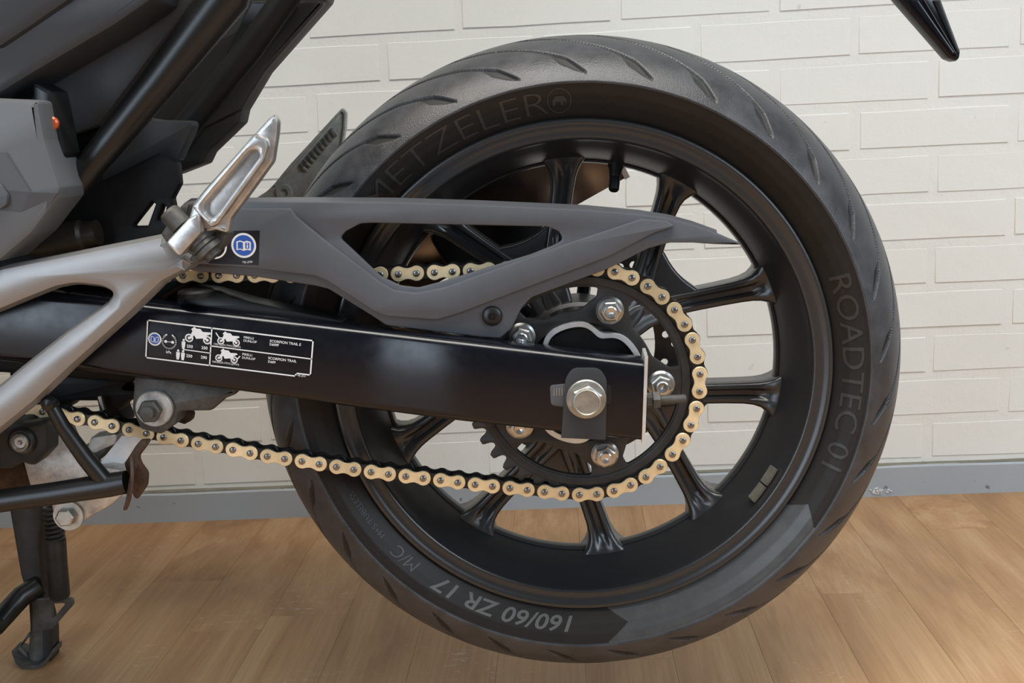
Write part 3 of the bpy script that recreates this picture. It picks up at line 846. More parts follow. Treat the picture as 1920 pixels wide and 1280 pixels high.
# end plate, adjuster bolt
ep = [U3(1209, 677, -0.147), U3(1203, 829, -0.147)]
V = []
for p in ep:
    for dx in (0.0, 0.0028):
        for y in (-0.1485, -0.1095): V.append((p.x + dx + (0.0015 if y > -.12 else 0), y, p.z + (0.004 if p is ep[0] else -0.001)))
link('end_plate', V, [(0, 1, 3, 2), (4, 6, 7, 5), (0, 2, 6, 4), (1, 5, 7, 3), (0, 4, 5, 1), (2, 3, 7, 6)], M['alu'], swing, smooth=False)
ab = U3(1213, 750, -0.128)
mb = MB().add(prism(ab, (1, 0, 0.0), 0.0068, 0.005, 6)).add(prism(ab + Vector((.005, 0, 0)), (1, 0, 0), 0.0080, 0.0065, 6, rot=.3)).add(lathe([(0.0, 0), (0.0038, 0), (0.0038, 0.0235), (0.0030, 0.025), (0.0, 0.025)], ab + Vector((.009, 0, 0)), (1, 0, 0), n=14))
mb.build('adjuster_bolt', M['dirty_grey'], swing, angle=30)
plate('adjuster_slot', [(1031, 722, .003), (1066, 719, .003), (1066, 764, .003), (1033, 760, .004)], -0.1476, 0.002, M['plastic'], swing, bev=0.0004)
for i in range(5):
    x = 1038 + i * 5
    plate('scale_mark', [(x, 727), (x + 1.6, 727), (x + 1.6, 742), (x, 742)], -0.1480, 0.0006, M['dull_zinc'], swing, bev=0.0)
plate('adjuster_slot', [(1130, 720, .003), (1146, 722, .004), (1146, 757, .004), (1130, 757, .003)], -0.1476, 0.002, M['black_satin'], swing, bev=0.0004)
plate('adjuster_block', [(1060, 712, .012), (1072, 690, .012), (1125, 690, .012), (1138, 712, .012), (1136, 825, .001), (1052, 821, .001)], -0.1495, 0.004, M['panel'], swing, bev=0.0006)
ac3 = U3(1099, 747, -0.1500)
axle = MB()
axle.add(lathe([(0.0, 0), (0.0170, 0), (0.0170, 0.0022), (0.0160, 0.0030), (0.0, 0.0030)], ac3, (0, -1, 0), n=40))
axle.add(prism(ac3 + Vector((0, -0.0030, 0)), (0, -1, 0), 0.0142, 0.0105, 6, 0.0013, rot=0.35))
axle.add(lathe([(0.0120, 0), (0.0118, 0.0012), (0.0105, 0.0020), (0.0098, 0.0014), (0.0, 0.0012)], ac3 + Vector((0, -0.0135, 0)), (0, -1, 0), n=32))
nut = axle.build('axle_nut', M['dull_zinc'], bike, angle=30)
tag(nut, 'dull silver hexagonal axle nut')
# spindle from nut to nut
MB().add(lathe([(0.0, -0.145), (0.010, -0.145), (0.010, 0.145), (0.0, 0.145)], AX, n=24)).build('axle_spindle', M['dull_zinc'], bike)
# far swingarm leg
fs = []
for xp, yt, yb in ((-0.62, 0.405, 0.335), (-0.30, 0.388, 0.318), (0.02, 0.372, 0.315), (0.06, 0.370, 0.317)):
    fs.append([(xp, y, z) for y, z in ((0.112, yb), (0.145, yb), (0.145, yt), (0.112, yt))])
link('far_swingarm_leg', *loft(fs), M['swingarm'], swing)

# label on the swingarm: white frame lines, pictograms and lettering
lab = MB()
LY = -0.1312
O = Vector(U(277, 600, LY)); EX = (Vector(U(587, 638.5, LY)) - O); EZ = (Vector(U(273.5, 670, LY)) - O)
# label units: u 0..100 along, v 0..23 down
def lp_(u, v): return O + EX * (u / 100) + EZ * (v / 23)
def lquad(u0, v0, u1, v1, mi): 
    q = [lp_(u0, v0), lp_(u1, v0), lp_(u1, v1), lp_(u0, v1)]
    lab.add(([(p.x, LY, p.y) for p in q], [(0, 3, 2, 1)]), mi)
def lpoly(pts, mi, dy=0.0):
    q = [lp_(*p) for p in pts]
    lab.add(([(p.x, LY - dy, p.y) for p in q], [tuple(range(len(q)))[::-1] if area2([(a.x, a.y) for a in q]) < 0 else tuple(range(len(q)))]), mi)
def lcirc(u, v, r, mi, dy=0.0, n=20): lpoly([(u + r * math.cos(2 * PI * i / n), v + r * math.sin(2 * PI * i / n)) for i in range(n)], mi, dy)
def ltext(s, u, v, size, align='LEFT', mi=0, bold=0.0):
    vv, ff = text2d(s, size, 0, bold, align)
    q = [lp_(u + x, v - y) for x, y in vv]
    lab.add(([(p.x, LY - 0.0001, p.y) for p in q], ff), mi)
def lline(pts, w, mi, dy=0.00005):
    for (a, b) in zip(pts[:-1], pts[1:]):
        d = Vector((b[0] - a[0], b[1] - a[1])); nn = Vector((-d.y, d.x)).normalized() * w / 2; e_ = d.normalized() * w / 2
        lpoly([(a[0] - e_.x + nn.x, a[1] - e_.y + nn.y), (b[0] + e_.x + nn.x, b[1] + e_.y + nn.y), (b[0] + e_.x - nn.x, b[1] + e_.y - nn.y), (a[0] - e_.x - nn.x, a[1] - e_.y - nn.y)], mi, dy)
lline([(0, 0), (100, 0), (100, 21.2), (91.2, 21.2), (91.2, 23), (0, 23), (0, 0)], 0.85, 0)
lline([(38.8, 0), (38.8, 23)], 0.75, 0); lline([(38.8, 10.9), (100, 11.3)], 0.7, 0); lline([(22.5, 15.2), (38.8, 15.4)], 0.6, 0)
lcirc(4.8, 11.0, 4.1, 0); lcirc(4.8, 11.0, 3.2, 1, 0.0001)
for q in ([(2.6, 9.4), (4.5, 10.0), (4.5, 13.0), (2.6, 12.4)], [(5.1, 10.0), (7.0, 9.4), (7.0, 12.4), (5.1, 13.0)]): lline(q + [q[0]], 0.4, 0, .0002)
arc = [(13.6 + 4.1 * math.cos(math.radians(t)), 11.5 + 4.2 * math.sin(math.radians(t))) for t in range(-45, 226, 18)]
lline(arc, 0.85, 0); lline([(16.6, 8.4), (15.4, 7.4)], 0.85, 0); lline([(10.6, 8.4), (11.8, 7.4)], 0.85, 0)
lline([(11.2, 11.6), (16.0, 11.6)], 0.35, 0); lcirc(11.5, 11.6, 0.95, 0, .0001, 10); lcirc(15.7, 11.6, 0.95, 0, .0001, 10)
ltext('kPa', 13.6, 18.0, 2.3, 'CENTER', bold=.04)
def motorbike(u, v, s, arrow):
    for du in (-5.2, 4.6): 
        lcirc(u + du * s, v + 2.4 * s, 2.3 * s, 0, 0, 16); lcirc(u + du * s, v + 2.4 * s, 1.55 * s, 2, .0001, 14); lcirc(u + du * s, v + 2.4 * s, 0.8 * s, 0, .00015, 10)
    lpoly([(u + a * s, v + b * s) for a, b in ((-5.0, 2.2), (-3.6, -1.8), (-4.4, -2.4), (-2.8, -4.0), (-1.6, -3.2), (0.6, -3.2), (2.0, -1.8), (6.0, -2.0), (6.6, -1.2), (3.6, 0.3), (4.6, 2.2), (3.4, 2.4), (2.0, 1.8), (-1.4, 2.4), (-2.6, 0.6), (-4.2, 2.8))], 0, .00012)
    if arrow == 1: lline([(u - 8.5 * s, v - 2.2 * s), (u - 6.6 * s, v + .2 * s)], .7 * s, 0)
    if arrow == 2: lline([(u + 8.0 * s, v - .2 * s), (u + 6.6 * s, v + 1.6 * s)], .7 * s, 0)
motorbike(31.3, 5.0, 1.12, 0); motorbike(49.6, 4.8, 0.95, 1); motorbike(49.0, 15.4, 0.95, 2)
def man(u, v): lcirc(u, v - 2.6, 0.75, 0, 0, 10); lpoly([(u - 1.15, v - 1.7), (u + 1.15, v - 1.7), (u + 1.1, v + .6), (u + .7, v + 2.9), (u - .7, v + 2.9), (u - 1.1, v + .6)], 0)
man(22.3, 12.0); man(19.3, 18.9); man(22.3, 18.9)
for s, u, v in (('250', 24.3, 12.9), ('250', 33.2, 12.7), ('250', 24.3, 18.8), ('290', 33.2, 18.6)): ltext(s, u, v, 2.5, bold=.06)
ltext('PIRELLI', 58.2, 3.2, 2.0, bold=.02); ltext('DUNLOP', 58.2, 5.2, 2.0, bold=.02); ltext('SCORPION TRAIL E', 74.0, 3.4, 2.2, bold=.03); ltext('D609F', 74.0, 5.5, 2.1, bold=.03)
ltext('PIRELLI', 58.0, 13.6, 2.0, bold=.02); ltext('DUNLOP', 58.0, 15.7, 2.0, bold=.02); ltext('SCORPION TRAIL', 73.8, 14.0, 2.2, bold=.03); ltext('D609', 73.8, 16.2, 2.1, bold=.03)
ltext('120/70ZR17M/C(58W)', 40.2, 9.5, 1.75); ltext('160/60ZR17M/C(69W)', 40.0, 20.4, 1.75); ltext('MJL-J554', 92.2, 22.4, 1.4)
lab.build('pressure_label', None, swing, mats=[M['white'], M['blue'], M['sticker_black']])

# ---- chain guard
GY = -0.1230
guard_out = [(345, 380), (548, 378), (740, 379), (900, 384), (1100, 393), (1200, 401), (1255, 409), (1300, 421), (1345, 437), (1396, 459, .001), (1340, 458), (1300, 455), (1256, 455), (1215, 466), (1140, 504), (996, 558), (978, 578, .004), (957, 618, .006), (938, 634, .004), (905, 632), (724, 610, .01), (700, 594, .01), (616, 542, .01), (592, 536, .01), (480, 519), (345, 507)]
hole = [(637, 446, .006), (648, 434, .004), (676, 419, .008), (700, 418), (1026, 425, .008), (1048, 434, .006), (1056, 450, .005), (1036, 461, .004), (996, 477), (826, 529, .02), (784, 540, .012), (750, 536, .012), (714, 519, .01)]
guard = plate('chain_guard', guard_out, GY, 0.005, M['plastic'], bike, r=0.012, bev=0.0016, holes=[hole])
tag(guard, 'matt dark grey plastic chain guard with a long wedge-shaped opening')
raised = [(345, 391), (544, 391, .004), (556, 408, .006), (610, 452), (712, 529), (738, 545, .01), (780, 550, .014), (832, 540, .02), (1062, 458), (1203, 411, .004), (1250, 414, .004), (1268, 424, .004), (1226, 437, .008), (1140, 482), (862, 587, .02), (820, 600, .02), (724, 593, .015), (700, 583, .012), (612, 526, .012), (590, 517, .012), (480, 504), (345, 493)]
plate('guard_face', raised, GY - 0.0050, 0.0075, M['plastic'], guard, r=0.003, bev=0.0014)
# top flange turning in over the chain
fl = []
for x, y in ((345, 382), (548, 380), (740, 381), (900, 386), (1100, 395), (1200, 403), (1255, 411), (1300, 423), (1345, 439)):
    p = U3(x, y, GY + 0.002); w = 0.045 if x < 1100 else 0.045 * (1396 - x) / 296
    fl.append([p + Vector((0, 0.0, -.002)), p + Vector((0, 0.0, .0005)), p + Vector((0, w * .5, .0035)), p + Vector((0, w, .002)), p + Vector((0, w, -.001)), p + Vector((0, w * .5, .0005))])
link('guard_flange', *loft(fl), M['plastic'], guard)
gb = U3(923, 592, GY)
MB().add(lathe([(0.0088, 0.001), (0.0088, -0.0010), (0.0078, -0.0030), (0.0055, -0.0042), (0.0032, -0.0044), (0.0030, -0.0024), (0.0, -0.0024)], gb, n=28)).build('guard_bolt', M['black_satin'], guard)
# black sticker with a blue handbook symbol
sk = MB(); SY = GY - 0.0052
sp_ = [U(392, 433, SY), U(487, 432, SY), U(485, 497, SY), U(392, 494, SY)]
sk.add(([(x, SY, z) for x, z in sp_], [(3, 2, 1, 0)]), 2)
def sdisc(cx, cy, r, mi, dy, r0=0.0):
    c = Vector(U(cx, cy, SY)); n = 32
    if r0: 
        V = [(c.x + q * math.cos(2 * PI * i / n), SY - dy, c.y + q * math.sin(2 * PI * i / n)) for i in range(n) for q in (r0, r)]
        sk.add((V, [(2 * i, 2 * ((i + 1) % n), 2 * ((i + 1) % n) + 1, 2 * i + 1)[::-1] for i in range(n)]), mi)
    else: sk.add(([(c.x + r * math.cos(2 * PI * i / n), SY - dy, c.y + r * math.sin(2 * PI * i / n)) for i in range(n)], [tuple(range(n))]), mi)
sdisc(457, 460, 0.0107, 0, .0001); sdisc(457, 460, 0.0089, 1, .0002); sdisc(402, 462, 0.0107, 0, .0001, 0.0092)
def spoly(pts, mi, dy):
    c = Vector(U(457, 460, SY)); a = math.radians(-5)
    q = [(c.x + (x * math.cos(a) - y * math.sin(a)) * .001, SY - dy, c.y + (x * math.sin(a) + y * math.cos(a)) * .001) for x, y in pts]
    f = tuple(range(len(q)))
    if area2([(p[0], p[2]) for p in q]) < 0: f = f[::-1]
    sk.add((q, [f]), mi)
spoly([(-6.2, 3.2), (-3, 4.2), (0, 3.2), (3, 4.2), (6.2, 3.2), (6.2, -4.2), (3, -3.6), (0, -4.6), (-3, -3.6), (-6.2, -4.2)], 0, .0003)
spoly([(-5.0, 2.6), (-2.8, 3.2), (-.6, 2.4), (-.6, -3.4), (-2.8, -2.6), (-5.0, -3.2)], 1, .0004)
spoly([(1.4, 2.6), (4.9, 2.6), (4.9, -2.6), (1.4, -2.6)], 1, .0004)
spoly([(2.6, .6), (3.8, .6), (3.8, -2.0), (2.6, -2.0)], 0, .0005); spoly([(2.6, 2.2), (3.8, 2.2), (3.8, 1.2), (2.6, 1.2)], 0, .0005)
vv, ff = text2d('MJL-J550', 0.0024); c = Vector(U(464, 491, SY))
sk.add(([(c.x + x, SY - .0002, c.y + y) for x, y in vv], ff), 0)
sk.build('warning_sticker', None, guard, mats=[M['white'], M['blue'], M['sticker_black']])

# ---- chain slider and black mass in front of the wheel
sl_ = plate('chain_slider', [(330, 545, .004), (360, 540), (400, 546), (470, 566), (560, 584), (640, 600), (640, 612), (330, 580)], -0.110, 0.030, M['black_satin'], bike, r=.003, bev=0.003)
MB().add(lathe([(0.0, 0.0), (0.014, 0.0), (0.016, -0.002), (0.016, -0.006), (0.0, -0.006)], U3(368, 549, -0.118) + Vector((0, 0, 0.003)), (0, 0, 1), n=24)).build('slider_button', M['black'], sl_)
inner = plate('inner_mudguard', [(300, 455), (420, 440), (498, 420), (508, 470), (508, 560), (512, 612), (470, 640), (300, 640)], -0.010, 0.05, M['black'], bike, r=.006, bev=.004)
fr = plate('frame_plate', [(-480, 440), (0, 455), (60, 455), (300, 440), (352, 440), (372, 470), (372, 520), (300, 560), (292, 640), (250, 720), (0, 700), (-480, 700)], -0.085, 0.06, M['black'], bike, r=.01, bev=.006)
tag(fr, 'black frame plate around the swingarm pivot')

# ---- silver footpeg hanger
HY = -0.185
hang_out = [(-480, 666), (0, 500), (113, 478), (213, 458), (303, 440, .006), (318, 447, .004), (338, 480, .004), (366, 494, .006), (352, 506), (303, 532), (241, 593), (131, 692), (62, 758), (-30, 832), (-480, 1180), (-480, 1076), (0, 718), (34, 690), (120, 622), (196, 568, .006), (208, 551, .008), (190, 541, .02), (140, 535, .04), (103, 542, .03), (45, 565, .02), (0, 584), (-480, 779)]
hanger = plate('footpeg_hanger', hang_out, HY, 0.022, M['silver'], bike, r=0.01, bev=0.009, seg=5)
tag(hanger, 'satin silver forked footpeg hanger')

# ---- near passenger footpeg, folded up
PY = -0.2080
peg_out = [(515, 213, .002), (522, 226, .01), (520, 252), (512, 303, .008), (461, 373), (434, 409, .008), (428, 438, .002), (404, 432), (366, 442, .002), (352, 412, .003), (360, 383), (378, 360), (480, 247), (503, 222, .006)]
peg = plate('passenger_footpeg', peg_out, PY, 0.009, M['peg'], bike, r=.004, bev=.003)
tag(peg, 'polished silver folding passenger footpeg with a long groove')
body = [(477, 249, .004), (499, 259, .005), (503, 276, .004), (495, 302), (409, 421, .004), (395, 428, .003), (370, 402, .004), (358, 388, .003), (379, 361)]
slot = [(468, 283, .003), (482, 281, .003), (486, 293, .003), (409, 399, .004), (396, 411, .004), (382, 398, .004), (384, 382, .004)]
plate('peg_body', body, PY - 0.008, 0.012, M['peg'], peg, r=.004, bev=.0032, holes=[slot])
plate('peg_block', [(352, 410, .002), (371, 400, .002), (377, 436, .002), (336, 482, .003), (310, 455, .003)], PY - 0.012, 0.026, M['peg'], peg, r=.002, bev=.0018)
pd = (U3(398, 482, PY) - U3(322, 402, PY)).normalized()
c0 = U3(334, 416, PY + 0.002)
MB().add(lathe([(0.0, -0.012), (0.0070, -0.0115), (0.0088, -0.009), (0.0088, 0.004), (0.0, 0.004)], c0, pd, n=24)).build('pivot_cap', M['dirty_grey'], peg)
c1 = U3(384, 462, PY + 0.002)
sp2 = MB().add(lathe([(0.0, -0.013), (0.0115, -0.013), (0.0115, -0.008), (0.0100, -0.0075), (0.0108, -0.004), (0.0095, -0.003), (0.0108, 0.000), (0.0095, 0.001), (0.0120, 0.002), (0.0120, 0.006), (0.0070, 0.0068), (0.0070, 0.011), (0.0, 0.012)], c1, pd, n=26))
sp2.build('peg_spring', M['dirty_grey'], peg, angle=25)
plate('peg_bracket', [(300, 440, .003), (322, 404, .006), (346, 378, .008), (362, 380, .004), (356, 408), (330, 446), (312, 458)], PY + 0.006, 0.022, M['dirty_grey'], hanger, r=.003, bev=.003)
plate('peg_bracket', [(404, 430, .003), (428, 436, .003), (422, 456, .006), (392, 486, .008), (364, 494, .006), (352, 488), (372, 462)], PY + 0.010, 0.020, M['dirty_grey'], hanger, r=.003, bev=.003)

# ---- far passenger footpeg seen past the tyre
FY = 0.185
fp_out = [(642, 202, .003), (649, 210, .004), (647.5, 240), (642, 272), (612, 330), (585, 392), (560, 420), (430, 420), (446, 385), (478, 372, .01), (500, 358, .02), (514, 344), (543, 309), (637, 206)]
fpw = [(560, 311, .002), (578, 291), (618, 243), (626, 238, .003), (627, 252, .004), (604, 290), (587, 312, .004), (566, 319, .003)]
far_peg = plate('far_footpeg', fp_out, FY, 0.012, M['far_peg'], bike, r=.004, bev=.0025)
tag(far_peg, 'dusty grey far footpeg with a ribbed rubber insert')
lp_out = [(x + (594 - x) * -0.0, y) for x, y in ((640, 206), (646, 212), (644, 240), (632, 268), (590, 330), (560, 352), (530, 340), (545, 314))]
rib = MB()
for i in range(9):
    t = i / 8
    x0, y0 = 563 + t * (621 - 563), 308 + t * (242 - 308)
    x1, y1 = 576 + t * (629 - 576), 319 + t * (256 - 319)
    a, b = U3(x0, y0, FY - .0015), U3(x1, y1, FY - .0015)
    rib.add(sweep([a, a.lerp(b, .5) + Vector((0, -.0022, 0)), b], 0.0021, 8))
rib.build('rubber_rib', M['dull_zinc'], far_peg)
plate('peg_edge', [(630, 214), (642, 202, .003), (649, 210, .004), (647.5, 240), (642, 272), (638, 272), (643, 240), (644, 213), (640, 209), (550, 312), (516, 350), (512, 347), (543, 309)], FY - 0.003, 0.004, M['far_peg'], far_peg, r=.001, bev=.001)
MB().add(lathe([(0.0, 0.0), (0.0098, 0.0), (0.0098, -0.003), (0.0085, -0.0045), (0.0045, -0.0045), (0.0038, -0.001), (0.0, -0.001)], U3(534, 361, FY), n=28)).build('peg_bolt', M['far_peg'], far_peg)

# ---- silencer on the far side
sil = []
c_end = U3(1160, 268, 0.205); dirv = (U3(1179, 332, 0.16) - U3(1086, 384, 0.16)).normalized()
perp = Vector((-dirv.z, 0, dirv.x))
low = U3(1179, 332, 0.165)
prof_s = [(0.0, -.030), (0.0, .035), (0.030, .058), (0.085, .058), (0.115, .030), (0.115, -.040), (0.100, -.064), (0.085, -.066)]
for t, s in ((0.0, 0.97), (-0.004, 1.0), (-0.10, 1.0), (-0.20, 1.0), (-0.34, 0.95), (-0.42, 0.72)):
    sil.append([low + dirv * t + perp * (a * s) + Vector((0, 0.045 + b * s, 0)) for a, b in prof_s])
muff = link('silencer', *loft(sil), M['steel_dark'], bike, angle=25)
tag(muff, 'dark metallic angular silencer behind the wheel')
trim_ = []
for t in (0.002, -0.004):
    trim_.append([low + dirv * t + perp * (a * 1.02 - .0015) + Vector((0, 0.045 + b * 1.03, 0)) for a, b in prof_s])
link('silencer_end_trim', *loft(trim_), M['alu'], muff, smooth=False)

# ---- number plate bracket hanging from the tail
tb = [(1668, -22), (1685, 0), (1780, 109, .003), (1795, 115, .004), (1801, 109, .003), (1803, 96, .004), (1767, 0), (1757, -30)]
brk = plate('plate_bracket', tb, -0.012, 0.018, M['swingarm'], bike, r=.002, bev=.004)
tag(brk, 'black pointed number plate bracket hanging from the tail')
plate('bracket_ridge', [(1705, 0), (1722, 0), (1790, 98), (1788, 104)], -0.0140, 0.004, M['swingarm'], brk, r=.001, bev=.001)
plate('bracket_ridge', [(1750, 0), (1764, 0), (1799, 92), (1796, 102)], -0.0140, 0.004, M['black_satin'], brk, r=.001, bev=.001)
plate('bracket_ridge', [(1731, 0), (1734, 0), (1794, 100), (1792, 103)], -0.0140, 0.004, M['black_satin'], brk, r=.0005, bev=.0005)
# seat and tail above the picture (carries the bracket and shades the wall)
ts = []
for X, zl, zh, w in ((-1.05, .830, .915, .13), (-0.80, .840, .910, .12), (-0.45, .880, .950, .11), (-0.15, .900, .970, .095), (0.15, .915, .985, .08), (0.36, .920, .985, .06), (0.44, .935, .970, .03)):
    ts.append([(X, -w, zl + .02), (X, -w * .5, zl), (X, w * .5, zl), (X, w, zl + .02), (X, w * 1.02, zh - .025), (X, w * .7, zh), (X, -w * .7, zh), (X, -w * 1.02, zh - .025)])
tail = link('seat_and_tail', *loft(ts), M['black_satin'], bike)
plate('bracket_arm', [(1560, -420), (1700, -420), (1757, -24), (1668, -18)], -0.012, 0.020, M['black_satin'], brk, r=.004, bev=.003)

# ---- upper left: subframe tube, side panels, rear mudguard
tp = [U3(446, -90, -0.135), U3(428, -10, -0.135), U3(300, 152, -0.135), U3(170, 310, -0.135), U3(120, 372, -0.135)]
tube = MB().add(sweep(tp, [0.0195, 0.0185, 0.0150, 0.0120, 0.0115], 24)).build('subframe_tube', M['black_satin'], bike)
tag(tube, 'black subframe tube running up under the tail')
tube2 = MB().add(sweep([U3(575, -60, -0.05), U3(470, 90, -0.05), U3(340, 248, -0.05), U3(300, 298, -0.05)], 0.012, 16)).build('subframe_tube', M['black'], bike)
fend = plate('rear_mudguard', [(625, -40), (612, 0), (495, 133, .003), (452, 205, .006), (447, 229, .006), (388, 286, .006), (378, 307, .005), (327, 327), (250, 350), (120, 340), (240, 160), (400, -40)], -0.020, 0.035, M['fender'], bike, r=.004, bev=.004)
tag(fend, 'brown-black plastic rear mudguard side')
plate('mudguard_rib', [(360, 232), (371, 226), (404, 200), (455, 140), (560, 0), (612, 0), (495, 133), (450, 206), (382, 240), (334, 304), (327, 300)], -0.030, 0.012, M['fender'], fend, r=.003, bev=.003)
plate('mudguard_rib', [(470, 0), (560, 0), (440, 150), (386, 214), (366, 222)], -0.034, 0.01, M['black_satin'], fend, r=.003, bev=.003)
ip = plate('inner_panel', [(180, 235), (235, 215), (300, 225), (366, 226), (332, 302), (298, 300), (180, 372), (118, 365)], -0.075, 0.02, M['panel'], bike, r=.004, bev=.003)
tag(ip, 'charcoal inner panel under the tail')
up_ = plate('upper_panel', [(-60, 205), (40, 150), (175, 92), (285, 5), (300, -40), (400, -40), (366, 0), (306, 74), (185, 235), (108, 262), (60, 260), (-60, 260)], -0.110, 0.015, M['panel_grey'], bike, r=.004, bev=.003)
tag(up_, 'slate grey panel between tube and side cover')
MB().add(lathe([(0.0, 0), (0.008, 0), (0.008, -0.003), (0.005, -0.005), (0.0, -0.005)], U3(304, 0, -0.110), n=20)).build('panel_bolt', M['dull_zinc'], up_)
sc = plate('seat_cowl', [(-620, -60), (300, -60), (287, 0), (215, 50, .01), (150, 88, .01), (70, 135, .02), (-20, 190), (-620, 200)], -0.175, 0.060, M['panel'], bike, r=.006, bev=.008)
tag(sc, 'charcoal seat side cowl')
plate('cowl_facet', [(-620, -60), (160, -60), (135, 0), (60, 52, .01), (0, 92, .01), (-620, 140)], -0.182, 0.020, M['panel'], sc, r=.01, bev=.010)
blackfl = plate('lower_fairing', [(60, 200), (200, 200), (180, 345), (298, 286), (332, 305), (336, 345), (322, 372), (328, 402), (324, 454), (225, 464), (130, 486), (60, 490)], -0.100, 0.012, M['black'], bike, r=.004, bev=.002,
                holes=[[(247, 425, .001), (285, 377, .001), (291, 383, .001), (276, 424, .001)], [(295, 413, .001), (305, 382, .001), (311, 388, .001), (307, 411, .001)]])
tag(blackfl, 'black lower fairing with small openings')
side = plate('side_cover', [(-620, 150), (0, 184), (71, 187, .004), (84, 262, .006), (113, 352, .006), (110, 372, .004), (58, 440, .006), (0, 490), (-620, 520)], -0.190, 0.05, M['cover_grey'], bike, r=.006, bev=.006)
tag(side, 'grey faceted side cover at the left edge')
# lower facet falls away from the viewer
f0 = [U3(-620, 300, -0.1925), U3(10, 286, -0.1925), U3(56, 360, -0.1925), U3(108, 362, -0.1905), U3(58, 437, -0.186), U3(0, 488, -0.184), U3(-620, 520, -0.184)]
f1 = [p + Vector((0, 0.004, 0)) for p in f0]
link('cover_facet', f0 + f1, [tuple(range(7))[::-1]] + [(i, (i + 1) % 7, (i + 1) % 7 + 7, i + 7) for i in range(7)], M['panel_grey'], side, smooth=False)
plate('cover_grille', [(-620, 330), (0, 345, .004), (14, 366, .004), (12, 384, .004), (0, 392), (-620, 420)], -0.1955, 0.004, M['plastic'], side, r=.002, bev=.001)
edge = plate('cover_edge_strip', [(60, 150), (98, 170), (104, 195), (122, 286), (112, 330), (122, 380), (100, 390), (60, 330)], -0.165, 0.03, M['black_satin'], bike, r=.004, bev=.004)
MB().add(lathe([(0.0, 0), (0.0055, 0), (0.0055, -0.003), (0.004, -0.0042), (0.0, -0.0042)], U3(99, 231, -0.165), n=20)).build('strip_reflector', M['orange'], edge)
shk = MB().add(lathe([(0.0, -0.03), (0.012, -0.03), (0.0135, -0.02), (0.0135, 0.015), (0.011, 0.018), (0.011, 0.03), (0.0, 0.03)], U3(122, 446, -0.112), (1, 0, 0.12), n=24)).build('damper', M['shock'], bike)
tag(shk, 'brown dusty damper body behind the hanger')

# ---- linkage bracket under the swingarm
lk = plate('linkage_bracket', [(250, 705), (300, 705), (448, 728), (441, 740), (421, 748), (399, 768, .004), (392, 771), (335, 772), (330, 795), (300, 815), (262, 806), (246, 770)], -0.112, 0.05, M['dirty_grey'], bike, r=.004, bev=.004)
tag(lk, 'dusty grey suspension linkage bracket under the swingarm')
bc = U3(291, 764, -0.112)
MB().add(lathe([(0.0, 0), (0.0165, 0), (0.0165, -0.004), (0.0155, -0.005), (0.0, -0.005)], bc, n=32)).build('linkage_washer', M['cast_dirty'], lk)
MB().add(prism(bc + Vector((-.002, -0.005, -.001)), (0, -1, 0), 0.0105, 0.008, 6, .001)).add(lathe([(0.0, 0), (0.0058, 0), (0.0058, 0.004), (0.0, 0.005)], bc + Vector((-.002, -.013, -.001)), (0, -1, 0), n=18)).build('linkage_bolt', M['dirty_grey'], lk, angle=30)
plate('linkage_tab', [(326, 790), (345, 796), (357, 790), (359, 780), (355, 769), (340, 772)], -0.080, 0.012, M['rust'], lk, r=.002, bev=.002)
ln = plate('linkage_arm', [(90, 690), (250, 712), (222, 730), (256, 732), (258, 748), (240, 752), (222, 768), (235, 800), (190, 790), (184, 752), (140, 752), (120, 770), (60, 760), (20, 720)], -0.070, 0.03, M['black'], bike, r=.003, bev=.003)
tag(ln, 'black linkage arm below the swingarm pivot')
MB().add(sweep([U3(187, 742, -0.078), U3(193, 768, -0.078)], 0.0028, 12)).build('linkage_pin', M['zinc'], ln)
# ---- stand mounting casting and engine corner at lower left
cast = plate('stand_casting', [(40, 860), (60, 800), (110, 800), (130, 845, .01), (165, 882, .01), (200, 876), (238, 882), (240, 920), (205, 950), (160, 975, .01), (140, 988, .012), (112, 985, .012), (98, 962), (90, 930), (55, 915)], -0.095, 0.03, M['cast_dirty'], bike, r=.006, bev=.004)
tag(cast, 'dirty cast aluminium stand mounting plate')
cb = U3(130, 965, -0.095)
MB().add(lathe([(0.0, 0), (0.0140, 0), (0.0140, -0.003), (0.0, -0.003)], cb, n=28)).add(prism(cb + Vector((-.001, -.003, 0)), (0, -1, 0), 0.0088, 0.007, 6, .001)).build('pivot_bolt', M['dull_zinc'], cast, angle=30)
bar = plate('brace_bar', [(228, 816), (268, 818, .002), (262, 832), (216, 888, .002), (182, 873, .002)], -0.078, 0.010, M['white_bar'], bike, r=.001, bev=.001)
tag(bar, 'pale grey flat brace bar')
plate('brace_lug', [(170, 820), (222, 812), (216, 832), (178, 850), (160, 846)], -0.075, 0.02, M['cast_dirty'], bar, r=.003, bev=.002)
plate('brace_lug', [(150, 838), (205, 838), (196, 850), (180, 868), (160, 866)], -0.072, 0.02, M['dirty_grey'], bar, r=.003, bev=.002)
eng = plate('engine_mount', [(-480, 790), (20, 796), (88, 788, .006), (88, 848, .008), (62, 876, .008), (40, 868), (20, 880), (-480, 900)], -0.120, 0.06, M['stand'], bike, r=.006, bev=.004)
tag(eng, 'black engine mount with a silver bolt at the left edge')
plate('engine_block', [(-480, 840), (30, 850), (50, 880), (50, 935), (-480, 945)], -0.075, 0.10, M['rust'], eng, r=.006, bev=.004)
eb = U3(43, 826, -0.120)
MB().add(lathe([(0.0, 0), (0.0125, 0), (0.0125, -0.003), (0.0105, -0.0045), (0.0, -0.0045)], eb, n=28)).build('mount_collar', M['black_satin'], eng)
